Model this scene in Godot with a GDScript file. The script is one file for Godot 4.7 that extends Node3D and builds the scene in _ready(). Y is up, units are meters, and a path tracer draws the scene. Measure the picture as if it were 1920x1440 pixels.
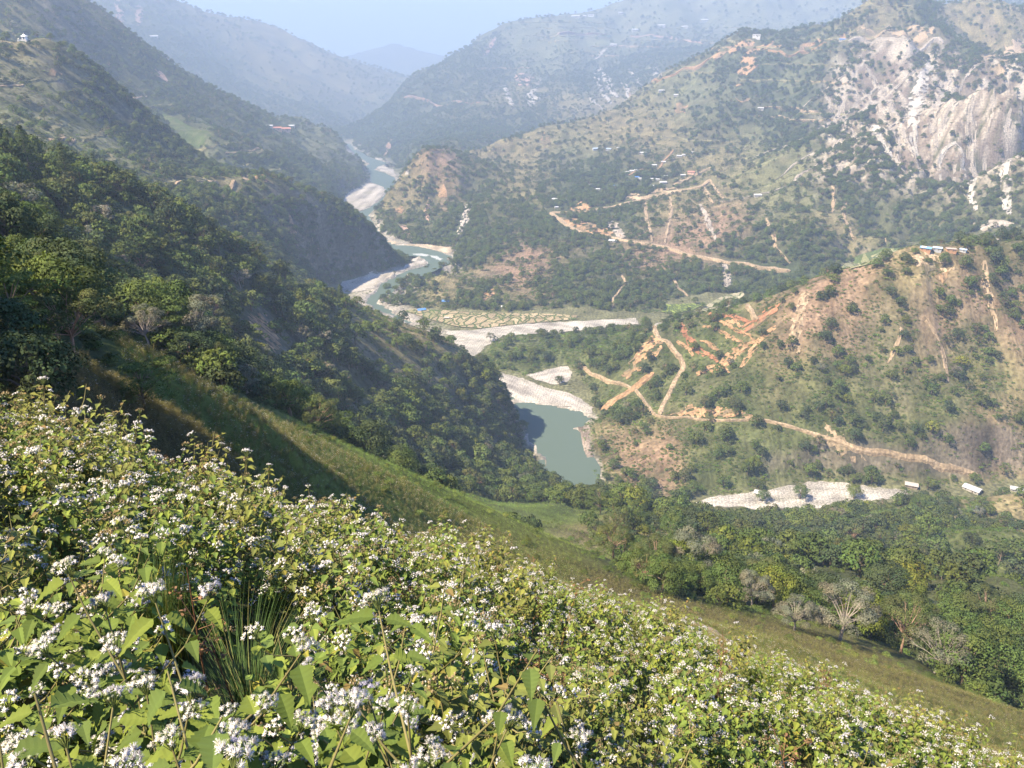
extends Node3D


const EXPOSURE := 3.45
const FOG := 0.00014
const SUN_FROM := Vector3(-0.52, 0.74, 0.20)


func _ready() -> void:
	var camera := Camera3D.new()
	camera.name = "camera"
	camera.fov = 53.1301
	camera.near = 0.05
	camera.far = 40000.0
	camera.rotation = Vector3(-atan(640.0 / 1440.0), 0.0, 0.0)
	add_child(camera)
	var air := Environment.new()
	air.background_mode = Environment.BG_SKY
	air.sky = Sky.new()
	var sky := ProceduralSkyMaterial.new()
	sky.sky_top_color = Color(0.36, 0.53, 0.85)
	sky.sky_horizon_color = Color(0.65, 0.785, 0.97)
	sky.sky_curve = 0.15
	sky.sky_energy_multiplier = 0.78
	sky.ground_bottom_color = Color(0.30, 0.33, 0.26)
	sky.ground_horizon_color = Color(0.62, 0.72, 0.84)
	sky.sun_angle_max = 1.0
	air.sky.sky_material = sky
	air.tonemap_mode = Environment.TONE_MAPPER_LINEAR
	air.tonemap_exposure = EXPOSURE
	air.fog_enabled = true
	air.fog_density = FOG
	air.fog_light_color = Color(0.75, 0.86, 1.0)
	air.volumetric_fog_enabled = true
	air.volumetric_fog_density = 0.0
	air.sdfgi_enabled = true
	air.ssao_enabled = true
	air.ssil_enabled = true
	var world := WorldEnvironment.new()
	world.name = "world_environment"
	world.environment = air
	add_child(world)
	var sun := DirectionalLight3D.new()
	sun.name = "sun"
	sun.light_energy = 1.6
	sun.light_color = Color(1.0, 0.93, 0.81)
	sun.light_angular_distance = 0.5
	sun.shadow_enabled = true
	add_child(sun)
	sun.look_at_from_position(SUN_FROM, Vector3.ZERO)
	# thicker air stands in the far end of the valley
	var haze := FogVolume.new()
	haze.name = "valley_haze"
	haze.shape = RenderingServer.FOG_VOLUME_SHAPE_BOX
	haze.size = Vector3(24000.0, 1300.0, 14000.0)
	haze.position = Vector3(0.0, 200.0, -8900.0)
	var bank := FogMaterial.new()
	bank.density = 0.00012
	bank.albedo = Color(0.75, 0.86, 1.0)
	haze.material = bank
	haze.set_meta("kind", "stuff")
	add_child(haze)
	prepare_land()
	survey_sight()
	survey_cover()
	make_materials()
	taken.resize(OW * OH)
	draw_land()
	lay_water()
	for b in BARE:
		bare(b[0], b[1], b[2], b[3])
	for b in RIBBONS:
		ribbon(b[0], b[1], b[2], b[3], b[4], b[0] in ["landslide_scar", "terrace_cut"] or b[2] == "red" or b[1].begins_with("wide freshly"))
	run_scree()
	run_terraces()
	run_rapids()
	lay_fields()
	build_houses()
	plant_woods()
	grow_grass()
	plant_meadow()
	raise_stalks()


# ---------------------------------------------------------------- the survey of the place
const SURVEY_NEAR := [-0.00, -0.93, 1.20, 1.20, -2.18, -0.00, 1.04, -1.73, 0.60, 0.60, -1.27, 1.04, -0.60, -0.79, 1.04, -1.04, -0.90, 0.60, -1.04, -1.67, -0.60, -1.20, -1.22, -0.00, 1.04, -2.50, -0.60, -0.60, -2.13, -1.04, 0.00, -2.47, -1.20, 0.60, -2.61, -1.04, 1.75, -4.34, -3.03, -1.75, -2.94, -3.03, -0.00, 0.54, 3.50, -3.03, -1.61, -1.75, 3.03, -1.79, 1.75, 3.50, -3.10, -0.00, 0.00, -3.94, -3.50, -1.75, 0.94, 3.03, 3.03, -4.03, -1.75, 1.75, -0.46, 3.03, -3.50, -0.30, -0.00, -3.03, 0.63, 1.75, 9.00, -5.30, -0.00, 7.79, -7.70, -4.50, 7.79, -1.94, 4.50, -9.00, 1.90, -0.00, 0.00, -7.46, -9.00, -4.50, -4.89, -7.79, 4.50, -8.49, -7.79, 4.50, 1.49, 7.79, -7.79, -1.46, -4.50, -7.79, 4.30, 4.50, -4.50, 5.09, 7.79, -0.00, 4.06, 9.00, -4.81, -6.85, -8.77, 6.76, -9.63, -7.37, 6.59, -11.08, -9.43, -2.67, -10.77, -11.70, 5.76, -12.36, -11.65, 4.05, -12.82, -13.40, -8.89, -6.40, -12.09, 2.05, -14.85, -16.88, -11.11, -10.57, -15.11, -11.30, -11.12, -18.87, 0.76, -18.39, -21.99, 13.11, -21.16, -18.90, -14.13, -17.24, -23.59, 12.27, -24.91, -25.17, -29.89, 16.66, 2.61, -5.21, 18.21, 29.54, -22.98, 19.52, 19.28, -12.67, -17.23, -27.19, 19.28, 3.99, 22.98, 29.54, -10.98, 5.21, 8.60, -26.03, -28.74, -25.98, 6.40, -15.00, 24.55, -32.43, -26.33, -15.84, -25.57, -33.99, 4.80, -33.29, -39.71, -14.14, -26.07, -39.55, 29.45, -39.36, -31.60, 26.08, -40.82, -37.90, -19.20, -23.29, -41.80, -23.37, -21.51, -44.20, -25.80, -17.98, -42.83, -19.35, -28.65, -48.26, -17.68, -37.74, -49.44, 31.29, -49.67, -45.47, -34.87, -18.92, -48.83, 26.0, -50.4, -54.1, 41.7, -52.0, -43.2, -14.8, -41.0, -60.2, -27.3, -26.1, -57.9, 18.8, -54.9, -63.3, -26.9, -31.2, -64.6, 31.2, -62.0, -64.9, 8.6, -58.1, -71.5, -39.7, -22.6, -63.6, -35.7, -25.0, -66.0, -18.5, -58.2, -75.3, 22.5, -67.6, -75.9, -24.7, -42.4, -76.1, -10.5, -55.8, -79.3, 0.0, -61.3, -82.0, 10.3, -71.8, -85.8, 88.6, -29.5, 15.6, 57.9, 15.4, 68.9, -77.9, 22.6, -45.0, -15.6, 58.0, 88.6, -68.9, 62.0, 57.9, -89.7, 53.4, 7.8, -22.4, -52.2, -87.2, 0.0, -76.9, -98.4]
const SURVEY_SLOPES := [-13.1, -77.8, -99.1, -59.9, -27.4, -86.2, 72.7, -88.3, -82.6, -18.0, -70.3, -110.5, 83.3, -118.3, -124.8, -9.7, -95.2, -149.7, 104.2, -125.0, -107.9, -98.3, -44.4, -162.6, -81.2, -70.7, -171.8, 85.3, -153.0, -180.9, -111.7, -39.3, -165.9, 30.7, -161.8, -212.8, 69.6, -173.6, -219.2, -87.9, -108.7, -223.3, 153.6, -164.2, -184.4, 10.4, -177.2, -249.8, 68.7, -205.5, -281.8, -52.1, 167.6, 295.4, 295.4, -80.6, 52.1, -298.9, 154.3, 26.1, -229.8, 178.7, 192.8, 192.8, 46.7, 229.8, -259.8, 40.3, -150.0, -2.5, -199.5, -300.0, 194.6, -191.1, -241.3, 48.4, -214.1, -306.2, -84.5, -160.8, -298.3, -181.5, -50.1, -275.6, 182.2, -227.3, -287.0, 243.1, -260.0, -251.8, -64.7, -226.5, -384.6, -190.3, -96.1, -351.8, 77.3, -259.0, -392.5, -169.7, -122.0, -384.2, -216.9, -80.2, -371.3, -145.7, -165.0, -425.8, 187.0, -307.0, -409.3, -39.9, -278.7, -448.2, 54.5, -307.8, -476.9, -4.2, -328.2, -520.0, -135.7, -206.6, -502.0, -101.7, -239.5, -510.0, -282.1, -59.1, -436.8, 332.6, -297.5, -425.4, -277.2, -75.4, -486.6, -316.0, -96.5, -489.2]
const SURVEY_VALLEY := [-262.7, -98.0, -539.4, 161.7, -385.8, -577.8, 84.6, -398.0, -607.5, -52.9, -316.7, -617.7, 252.3, -382.1, -566.4, 430.7, -390.0, -446.0, 125.2, -398.0, -612.0, -310.5, -115.7, -545.0, 171.2, -398.0, -616.6, -250.3, -129.3, -589.0, 41.2, -388.1, -638.7, -142.6, -227.0, -623.9, 224.1, -398.0, -625.8, -234.7, -157.8, -627.6, -294.2, -141.2, -604.2, 64.5, -398.0, -670.4, 271.9, -398.0, -616.6, 27.2, -403.4, -679.5, -81.6, -288.9, -675.1, 13.8, -403.2, -689.9, 356.4, -378.5, -590.8, -22, -359, -700, -218, -187, -665, 158, -383, -687, 234, -374, -670, 328, -398, -631, 101, -401, -708, -280, -175, -660, 57, -398, -726, 21, -406, -735, -186, -221, -716, 381, -398, -635, -405, -73, -632, -263, -206, -703, 340, -364, -674, 467, -376, -600, 15, -393, -760, 117, -385, -751, 162, -373, -748, 23, -443, -771, 48, -398, -776, -135, -263, -768, -245, -238, -745, 3, -375, -785, -12, -352, -790, 16, -431, -798, 466, -398, -648, -693, 16, -400, 514, 89, 613, -139, 317, 788, -48, -321, -799, -99, -286, -794, 788, -150, 139, -349, -126, -720, 440, -354, -668, -797, 292, 70, -613, 338, 514, -77, -299, -801, 257, -331, -773, 25, -398, -818, 88, -398, -818, 3, -415, -824, -208, -274, -802, -13, -392, -829, 496, -371, -666, 361, -320, -747, 508, -398, -657, -50, -361, -839, -353, -156, -773, 184, -359, -840, 318, -291, -799, 79, -398, -863, -151, -319, -860, 272, -305, -837, 471, -318, -743, 27, -398, -896, -111, -343, -889, 429, -275, -791, -324, -196, -840, 127, -374, -891, 159, -350, -886, 625, -330, -647, -424, -119, -794, -86, -357, -897, 524, -316, -738, 96, -390, -911, 337, -261, -867, 296, -284, -887, 259, -306, -909, 392, -237, -860, -21, -398, -948, 226, -325, -933, 440, -222, -864, -7, -392, -981, 554, -259, -814, 199, -345, -965, 474, -213, -863, -435, -148, -900, 510, -215, -860, 67, -388, -1006, 126, -380, -1001, -23, -392, -1012, 177, -359, -1004, -317, -265, -969, 370, -308, -954, 325, -331, -976, 547, -213, -873, -372, -194, -960, 431, -284, -946, 284, -353, -1000, -70, -398, -1049, 248, -373, -1026, 592, -206, -880, 484, -271, -951, 522, -263, -950, 219, -394, -1061, -564, -97, -944, -468, -166, -995, 561, -265, -946, 0, -398, -1106, 195, -410, -1105, 601, -265, -960, 116, -398, -1130, 33, -396, -1137, -118, -396, -1150, -51, -396, -1163, 651, -259, -968, 243, -398, -1143, 119, -396, -1163, -360, -243, -1124, -328, -338, -1144, -18, -400, -1230, 298, -396, -1204, -567, -136, -1114, 127, -398, -1254, 36, -400, -1259, 217, -397, -1251, -236, -398, -1253, -456, -195, -1196, -297, -398, -1283, 401, -396, -1262, -152, -400, -1321, -662, -84, -1176, -59, -401, -1359, -297, -385, -1337, -117, -388, -1365, -412, -209, -1317, -571, -190, -1278, -237, -370, -1390, -363, -238, -1362, -258, -381, -1396, -718, -43, -1225, -228, -344, -1407, -326, -267, -1392, -203, -398, -1419, -276, -315, -1413, 478, -394, -1362, 144, -394, -1443, 396, -389, -1426]
const SURVEY_HILLS := [-780, 4, -1281, 1042, -330, -1079, -453, -278, -1449, -152, -398, -1539, -756, -4, -1353, -400, -309, -1499, -250, -415, -1547, -359, -339, -1532, -304, -387, -1555, 320, -383, -1568, 619, -339, -1475, -749, -21, -1414, 663, -390, -1459, 45, -384, -1619, -251, -398, -1620, 713, -340, -1477, -732, -88, -1479, -858, -71, -1410, -520, -250, -1597, 595, -322, -1593, 842, -319, -1477, -718, -171, -1541, -832, -81, -1488, 785, -385, -1523, -192, -405, -1709, -582, -251, -1619, -263, -393, -1710, -666, -232, -1618, -824, -101, -1555, -136, -396, -1775, -805, -171, -1627, -76, -370, -1828, -572, -334, -1757, 102, -374, -1847, 953, -247, -1597, -790, -256, -1695, -640, -337, -1780, -671, -252, -1777, 1031, -216, -1596, -733, -319, -1780, 561, -314, -1868, 815, -241, -1782, 730, -249, -1840, 910, -261, -1759, -351, -385, -1959, 1063, -380, -1693, 1970, -218, 347, -347, 463, 1970, -1732, 40, -1000, 1286, 131, 1532, -1992, 427, 174, -1532, 493, 1286, 1389, -200, -1439, -219, -375, -1988, 388, -330, -1962, -483, -343, -1961, -387, -398, -2002, -716, -210, -1921, -328, -358, -2044, 274, -316, -2132, -859, -178, -1971, 1144, -131, -1820, 58, -333, -2149, -290, -308, -2150, -438, -398, -2126, 1202, -372, -1808, -387, -485, -2155, -575, -315, -2124, -253, -285, -2216, 981, -145, -2025, -662, -263, -2150, 1123, -140, -1949, -361, -461, -2248, -1132, 46, -2002, 711, -226, -2187, -139, -296, -2296, -489, -363, -2247, -202, -284, -2321, -16, -318, -2350, 884, -156, -2177, -1032, -62, -2111, -319, -416, -2366, 1126, -100, -2119, 528, -241, -2341, -419, -398, -2365, -278, -397, -2437, -1207, 172, -2189, 1311, -50, -2129, -50, -286, -2499, 1031, -27, -2343, -222, -400, -2553, -475, -376, -2556]
const SURVEY_FAR := [857, -101, -2455, 1104, 7, -2354, -1184, 105, -2315, -418, -398, -2568, -1140, 28, -2447, 72, -273, -2699, -399, -398, -2683, 1383, -42, -2377, -1121, -47, -2511, -55, -386, -2749, -1328, 47, -2408, -201, -314, -2743, -374, -393, -2775, -1073, -123, -2586, 257, -247, -2788, -569, -335, -2742, -523, -506, -2812, -1303, -25, -2546, -742, -271, -2803, 412, -183, -2871, -656, -295, -2825, -1000, -204, -2722, 1076, 100, -2693, 1127, 136, -2672, 2015, 150, -2086, 1205, 164, -2638, 1359, 30, -2562, -889, -240, -2813, 542, -106, -2900, 1026, 60, -2766, -20, -327, -2950, 79, -381, -2969, -1254, -107, -2692, -535, -398, -2943, 689, -29, -2920, 738, -3, -2908, -1234, -184, -2762, 818, 17, -2938, 986, 22, -2886, -626, -475, -3016, -1180, -263, -2845, 283, -359, -3067, 919, 14, -2961, -816, -416, -3084, 453, -299, -3158, 1240, 20, -2939, -1100, -349, -2994, -722, -440, -3107, 1183, -16, -2962, 1325, 48, -2902, -338, -328, -3182, 1455, 122, -2850, -978, -388, -3094, 1128, -58, -3043, 597, -224, -3190, 1696, 105, -2831, 1604, 99, -2884, 812, -123, -3198, 757, -149, -3212, -664, -398, -3255, 900, -105, -3232, 1084, -100, -3175, -581, -388, -3350, 1011, -110, -3257, -23, -251, -3500, -726, -398, -3513, -266, -265, -3690, 466, -202, -3771, -676, -343, -3790, 103, -165, -3999, -927, -377, -3891, -623, -279, -4052, -1537, -138, -3909, 766, -72, -4130, -743, -497, -4169, -567, -215, -4262, -1665, -23, -3965, -862, -381, -4213, 385, -126, -4283, -1115, -298, -4153, -1829, 118, -4112, -1409, -177, -4274, -685, -443, -4458, -382, -94, -4584, -624, -387, -4689, -186, 14, -4896, 749, 57, -4944, -868, -323, -4924, -420, -278, -5043, 0, 103, -5100, 1086, 117, -5085, 1385, 115, -5012, -2152, 300, -4843, 266, 137, -5293, -205, -182, -5386, -2077, 227, -4985, 1735, 117, -5114, 480, 172, -5479, -2011, 198, -5119, 759, 246, -5548, -1854, 151, -5284, 0, -101, -5610, -1707, 131, -5438, 1024, 323, -5709, -1615, 90, -5571, 292, -75, -5823, -2367, 35, -5328, -1484, 17, -5710, -2284, -43, -5483, 1569, 391, -5791, -1345, -85, -5847, 528, -48, -6027, -2212, -77, -5631, -1225, -133, -5976, 835, 22, -6103, -2039, -129, -5813, 2263, 452, -5772, -1064, -223, -6108, -1878, -154, -5982, -889, -288, -6237, -1776, -200, -6128, 1127, 91, -6280, -1632, -278, -6281, -1479, -385, -6432, 1725, 151, -6370, -1348, -438, -6573, 2489, 204, -6350, -1170, -533, -6719, -977, -603, -6861, -1090, -348, -8430, -1408, -347, -8382, -1314, -11, -9409, -1551, -65, -9373, -1081, -66, -9438, -786, -138, -9467, -368, -179, -9593, -1946, -178, -9503, -2435, -222, -9493, 254, 0, -9997, 1491, 227, -9888, -1446, -296, -10350, -1706, -350, -10310, -1190, -351, -10382, -865, -423, -10414, -405, -467, -10552, -2140, -469, -10453, -2678, -516, -10442, 279, -300, -10996, 1640, -73, -10877]
const FLOOR_OUTLINES := {
	"river_flat": [15, -738, 22, -701, 33, -679, 53, -655, 70, -612, 82, -581, 122, -576, 164, -581, 214, -590, 253, -590, 299, -607, 376, -623, 455, -629, 496, -632, 514, -662, 419, -648, 385, -643, 337, -653, 307, -658, 273, -651, 239, -640, 190, -631, 156, -617, 122, -621, 97, -626, 83, -645, 84, -692, 81, -720, 76, -744, 75, -766, 85, -779, 95, -797, 102, -818, 100, -855, 89, -921, 78, -956, 57, -952, 17, -925, -14, -943, -34, -952, -50, -990, -42, -1027, -16, -1076, 80, -1089, 180, -1113, 232, -1128, 276, -1140, 335, -1196, 414, -1274, 346, -1296, 262, -1244, 238, -1174, 105, -1204, -17, -1185, -140, -1204, -183, -1196, -217, -1224, -243, -1244, -230, -1305, -226, -1412, -167, -1469, -136, -1493, -123, -1522, -121, -1592, -209, -1648, -296, -1730, -365, -1955, -433, -1955, -369, -1730, -309, -1629, -274, -1639, -220, -1574, -192, -1530, -205, -1481, -267, -1379, -308, -1362, -337, -1290, -273, -1169, -195, -1106, -124, -1049, -74, -982, -38, -909, -13, -860, 0, -825, 9, -783],
	"upper_flat": [-363, -1941, -430, -1941, -474, -2174, -460, -2257, -442, -2403, -486, -2683, -600, -3061, -662, -3187, -719, -3343, -747, -3574, -699, -3594, -676, -3398, -611, -3187, -518, -2986, -413, -2756, -348, -2683, -333, -2557, -344, -2403, -341, -2266, -356, -2223, -354, -2037],
}
const WATER_OUTLINES := {
	"pool": [-3, -829, 5, -847, 26, -841, 51, -831, 73, -822, 87, -810, 90, -796, 81, -784, 71, -783, 72, -770, 76, -761, 72, -742, 78, -724, 80, -707, 84, -690, 82, -663, 82, -643, 95, -606, 92, -584, 65, -611, 42, -653, 31, -674, 35, -707, 29, -727, 21, -744, 15, -780, 5, -801],
	"middle_reach": [0, -794, 5, -847, -10, -871, -39, -926, -75, -1011, -129, -1095, -187, -1162, -238, -1224, -246, -1256, -233, -1312, -232, -1355, -216, -1408, -176, -1453, -164, -1465, -162, -1492, -173, -1521, -188, -1547, -209, -1555, -221, -1582, -255, -1609, -276, -1647, -324, -1712, -387, -1822, -399, -1978, -367, -1964, -302, -1738, -260, -1642, -206, -1628, -167, -1595, -126, -1547, -130, -1496, -154, -1438, -188, -1383, -211, -1322, -228, -1236, -168, -1149, -102, -1054, -59, -987, -21, -903, 16, -829],
	"upper_reach": [-365, -1951, -387, -1822, -411, -1912, -398, -1971, -393, -2005, -371, -2069, -362, -2217, -368, -2312, -402, -2396, -444, -2455, -451, -2527, -488, -2673, -521, -2795, -511, -2848, -562, -2986, -620, -3123, -668, -3220, -719, -3341, -734, -3531, -710, -3491, -648, -3271, -556, -3045, -489, -2929, -461, -2874, -472, -2795, -478, -2720, -425, -2638, -384, -2549, -357, -2425, -357, -2321, -356, -2242, -356, -2084],
}

const RIBBONS := [
	["dirt_road", "pale dirt road winding along the foot of the near right hill above the stream bed", "tan", 4.0, [146.0, -833.1, 150.2, -806.8, 153.1, -783.4, 155.6, -762.8, 162.7, -750.4, 192.7, -730.8, 222.0, -715.0, 253.8, -711.4, 278.4, -701.3, 302.2, -690.0, 316.7, -684.0, 340.4, -674.0, 366.6, -671.5, 390.9, -665.6, 416.7, -662.2, 444.1, -660.9, 463.6, -660.1]],
	["dirt_road", "dirt track climbing in bends from the road junction to the terrace rim", "tan", 6, [162.1, -753.1, 166.1, -767.4, 177.8, -791.0, 188.6, -814.6, 196.9, -827.8, 202.4, -838.5, 197.3, -864.2, 190.9, -887.5, 184.6, -930.4, 220.4, -1126.9]],
	["dirt_road", "broad orange ramp running from the river beach up to the track", "orange", 11, [105.5, -813.3, 120.3, -825.1, 132.9, -827.9, 146.1, -834.1, 162.7, -843.2, 169.8, -845.4]],
	["dirt_road", "thin track from the white beach fan along the bank to the orange ramp", "tan", 5, [89.6, -955.1, 103.7, -914.5, 119.3, -873.6, 132.5, -850.4, 142.0, -835.6]],
	["dirt_road", "wide freshly cut orange road slanting up the near right hill", "orange", 15, [210.5, -807.5, 224.7, -805.9, 236.8, -803.9, 253.7, -813.0, 266.8, -815.1, 277.8, -810.7, 289.5, -817.8, 297.6, -817.1]],
	["dirt_road", "orange red cut strip going down beside the terraced green slope", "red", 8, [215.5, -928.7, 214.0, -882.3, 219.6, -852.7, 229.9, -835.6, 234.4, -810.9]],
	["dirt_road", "short pale track meeting the bare red patch on the hill crest", "red", 6, [248.1, -918.3, 260.9, -896.7, 270.4, -869.0, 285.1, -845.3]],
	["dirt_road", "pale spur track dropping from the crest to the bare red patch", "tan", 6, [287.2, -898.7, 284.8, -867.5, 286.0, -846.7]],
	["hill_road", "lower hairpin arm of the road crossing the middle of the big right hillside", "tan", 13, [92, -1852, 122, -1753, 163, -1668, 218, -1637, 247, -1597, 308, -1564, 359, -1490, 420, -1442, 469.6, -1402.9, 511.2, -1372.5]],
	["hill_road", "upper hairpin arm of the road below the scattered white houses", "tan", 13, [92, -1852, 141, -1850, 178, -1843, 218, -1860, 258, -1875, 313, -1898, 394, -1920, 457, -1915, 492, -1953]],
	["hill_road", "pale road bench under the high tan cut face at the ridge", "pale", 15, [996, -2492, 1042, -2490, 1060, -2423, 1098, -2343, 1184, -2365, 1199, -2336]],
	["hill_road", "thin road line across the dark left spur to the bare yellow clearing", "tan", 7, [-437.6, -932.8, -454.4, -1058.7, -444.1, -1144.6, -445.2, -1259.0]],
	["far_road", "pale road line across the steep far slope above the river bend", "pink", 16, [-514, -3882, -399, -3819, -242, -3702, -141, -3598]],
	["far_road", "pinkish road cut high on the far right mountain", "pink", 24, [246, -4581, 419, -4733, 535, -4809]],
	["far_road", "long pink road cut on the far mountain nearest the red terraces", "pink", 30, [680, -4839, 851, -4801, 964, -4605, 1019, -4458]],
	["foot_path", "earth path winding down the middle of the big hillside", "tan", 5, [204.9, -1398.4, 206.1, -1354.6, 185.6, -1286.0, 171.7, -1247.9, 166.3, -1202.3]],
	["foot_path", "pale footpath dropping to the yellow paddies", "tan", 5, [298.4, -1380.6, 297.4, -1324.2, 302.5, -1267.2]],
	["foot_path", "small earth path on the left forest spur above the landslip", "tan", 5, [-180.6, -434.3, -178.5, -442.1, -182.6, -472.5, -179.3, -490.0]],
	["meadow_path", "worn earth footpath crossing the flower meadow", "tan", 1.9, [16.48, -56.79, 16.28, -44.42, 15.11, -34.78, 12.14, -25.05, 13.05, -24.89, 14.82, -25.80, 14.91, -23.42, 16.85, -24.12, 17.35, -21.80, 36.18, -39.58]],
	["terrace_cut", "bare reddish terrace edge on the near right hill, upper long one", "orange", 5, [233.9, -888.3, 253.8, -852.2, 267.1, -811.8]],
	["terrace_cut", "bare reddish terrace edge on the near right hill, second long one", "orange", 5, [247.5, -887.7, 264.6, -852.8, 275.9, -815.9]],
	["terrace_cut", "bare reddish terrace edge on the near right hill, short one beside the red strip", "orange", 5, [224.4, -859.5, 235.8, -848.0, 240.8, -827.1]],
	["terrace_cut", "bare reddish terrace edge on the near right hill, short one below the red patch", "orange", 5, [258.4, -877.1, 266.4, -864.6, 270.8, -851.8]],
	["terrace_cut", "bare reddish terrace edge on the near right hill, lower one near the dirt track", "orange", 5, [202.3, -879.9, 210.3, -861.7, 214.7, -844.3]],
	["terrace_cut", "bare reddish terrace edge on the near right hill, lowest one by the wide orange road", "orange", 5, [229.9, -803.5, 238.0, -795.7, 241.0, -782.1]],
	["hill_road", "orange track slanting across the upper hillside to the red terraces", "orange", 11, [520, -3633, 497, -2847, 583, -2751, 651, -2749]],
	["hill_road", "orange track below the ridge road", "orange", 11, [808, -2642, 848, -2578, 900, -2591, 958, -2560]],
	["foot_path", "orange path linking the village houses", "orange", 8, [304, -2055, 347, -2096, 377, -2076, 413, -2144, 447, -2210]],
	["terrace_cut", "pale terrace edges under the red roofed house", "tan", 12, [409, -1984, 452, -2018, 495, -2043, 532, -2074]],
	["landslide_scar", "orange slope below the bare terraces on the near hill", "orange", 9, [277.0, -812.0, 265.0, -797.0, 251.5, -780.4]],
	["landslide_scar", "long tan slip streak falling from the crest of the near right hill", "tan", 12, [336.7, -844.8, 325.4, -827.3, 316.1, -804.9, 310.0, -790.2, 312.4, -774.9]],
	["landslide_scar", "narrow tan slip left of the two on the near right hill face", "tan", 5, [418.9, -779.6, 413.5, -770.0, 405.9, -760.9, 397.7, -751.0]],
	["landslide_scar", "thin curved tan slip in the middle of the near right hill face", "tan", 6, [448.2, -787.3, 451.6, -779.2, 456.7, -769.8, 459.8, -757.1, 454.0, -730.7]],
	["landslide_scar", "tan slip on the right part of the near hill below the brick houses", "tan", 8, [528.1, -840.0, 523.5, -821.2, 523.8, -807.2, 523.9, -791.9, 521.0, -777.8]],
	["landslide_scar", "slip streak linking both arms of the hairpin road, the left one", "tan", 10, [324, -1879, 304, -1740, 299, -1644, 292, -1584]],
	["landslide_scar", "slip streak linking both arms of the hairpin road, the middle one", "tan", 9, [384, -1890, 359, -1741, 335, -1647, 317, -1576]],
	["landslide_scar", "broad slip streak below the upper hairpin arm, the right one", "pale", 12, [435, -1795, 429, -1694, 420, -1603, 412, -1538]],
	["landslide_scar", "slip falling from the end of the upper hairpin arm", "tan", 9, [470, -1912, 466, -1847, 465, -1788]],
	["landslide_scar", "slip along the outer end of the upper hairpin arm", "tan", 8, [492, -1953, 492, -1871, 493, -1803]],
	["landslide_scar", "grey slip below the lower hairpin arm reaching the paddies", "pale", 13, [407.2, -1439.3, 398.8, -1379.0, 374.5, -1298.0]],
	["landslide_scar", "winding pale gully streak right of the hairpin roads", "tan", 7, [526, -1591, 517, -1508, 508, -1446, 517.0, -1394.2]],
	["landslide_scar", "pale slip streak on the lower hillside above the paddies", "tan", 9, [723, -1679, 690, -1605, 678, -1541, 684, -1510]],
	["landslide_scar", "short pale slip above the terraced fields", "tan", 9, [752, -1587, 729, -1506, 719, -1461]],
	["landslide_scar", "short tan slip high on the grassy shoulder", "tan", 8, [701, -1719, 696, -1680, 663, -1596]],
	["landslide_scar", "left of the white scree streaks on the great slide", "pale", 14, [954, -2232, 955, -2176, 916, -2020, 902, -1898]],
	["landslide_scar", "long white scree chute along the left edge of the great slide", "pale", 16, [992, -2382, 991, -2288, 989, -2207, 944, -2021, 917, -1898, 908, -1819, 914, -1766]],
	["landslide_scar", "white scree streak low on the great slide", "white", 20, [883, -1976, 855, -1868, 864, -1820, 876, -1777]],
	["landslide_scar", "tan scree streak outside the great slide on its left", "pale", 14, [874, -2282, 868, -2204, 862, -2125, 822, -1976]],
	["landslide_scar", "thin scree streak beside the tan one left of the great slide", "pale", 10, [893, -2239, 895, -2194, 845, -2026, 838, -1956]],
	["landslide_scar", "broad pale scree tongue in the centre of the great slide", "white", 34, [1153, -2271, 1079, -2162, 1028, -2073, 955, -1924, 932, -1863, 919, -1793]],
	["landslide_scar", "pale scree tongue right of the centre of the great slide", "pale", 26, [1147, -2170, 1105, -2106, 1001, -1918, 972, -1862, 965, -1813]],
	["landslide_scar", "curved pale scree tongue at the right of the great slide", "pale", 20, [1026, -1882, 1005, -1874, 990, -1855, 978, -1829]],
	["landslide_scar", "white scree chute under the lattice of scars", "white", 15, [999, -1763, 1005, -1738, 914, -1548, 887, -1476]],
	["landslide_scar", "white scree chute near the right edge running to the gravel", "white", 17, [999, -1596, 972, -1556, 942, -1487, 901, -1394]],
	["landslide_scar", "thin white scree line above the right edge chute", "pale", 12, [1090, -1858, 1082, -1833, 1066, -1800]],
	["landslide_scar", "thin pale scree line beside the right edge chute", "pale", 14, [1118, -1820, 1105, -1799, 1105, -1777]],
	["landslide_scar", "lattice shaped white scar on the green foot of the slide, left leg", "white", 9, [989, -1802, 970, -1795, 956, -1763, 958, -1745]],
	["landslide_scar", "lattice shaped white scar on the green foot of the slide, right leg", "white", 9, [989, -1802, 1007, -1793, 1006, -1768, 995, -1748]],
	["landslide_scar", "orange earth slip on the dark left spur", "orange", 10, [-373.6, -1294.0, -368.1, -1287.5, -365.3, -1264.5, -354.6, -1259.4]],
	["landslide_scar", "pale rock scar beside the river bend", "white", 20, [-108, -1922, -108, -1819, -118, -1763, -119, -1704]],
	["landslide_scar", "pale scar on the cliff left of the rock scar", "pink", 12, [-210, -1986, -214, -1936, -200, -1838]],
	["landslide_scar", "white scar streak on the far mountain, leftmost", "white", 26, [-39, -3980, -19, -3726, 5, -3511]],
	["landslide_scar", "white scar streak on the far mountain nearest the ridge spur", "white", 24, [582, -4118, 590, -3973, 580, -3699]],
	["landslide_scar", "white scar streak in the middle of the far mountain", "white", 38, [449, -4263, 459, -3990, 458, -3582]],
	["landslide_scar", "white scar streak beside the middle one on the far mountain", "white", 26, [410, -4185, 417, -3821, 426, -3502]],
	["landslide_scar", "thin white scar low on the far mountain", "white", 16, [341, -3682, 362, -3551, 384, -3442]],
	["landslide_scar", "white scar high on the far mountain", "white", 28, [509, -4540, 472, -4451, 439, -4398]],
	["landslide_scar", "white scar right of the middle on the far mountain", "white", 24, [515, -3981, 522, -3727, 425, -2863]],
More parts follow.
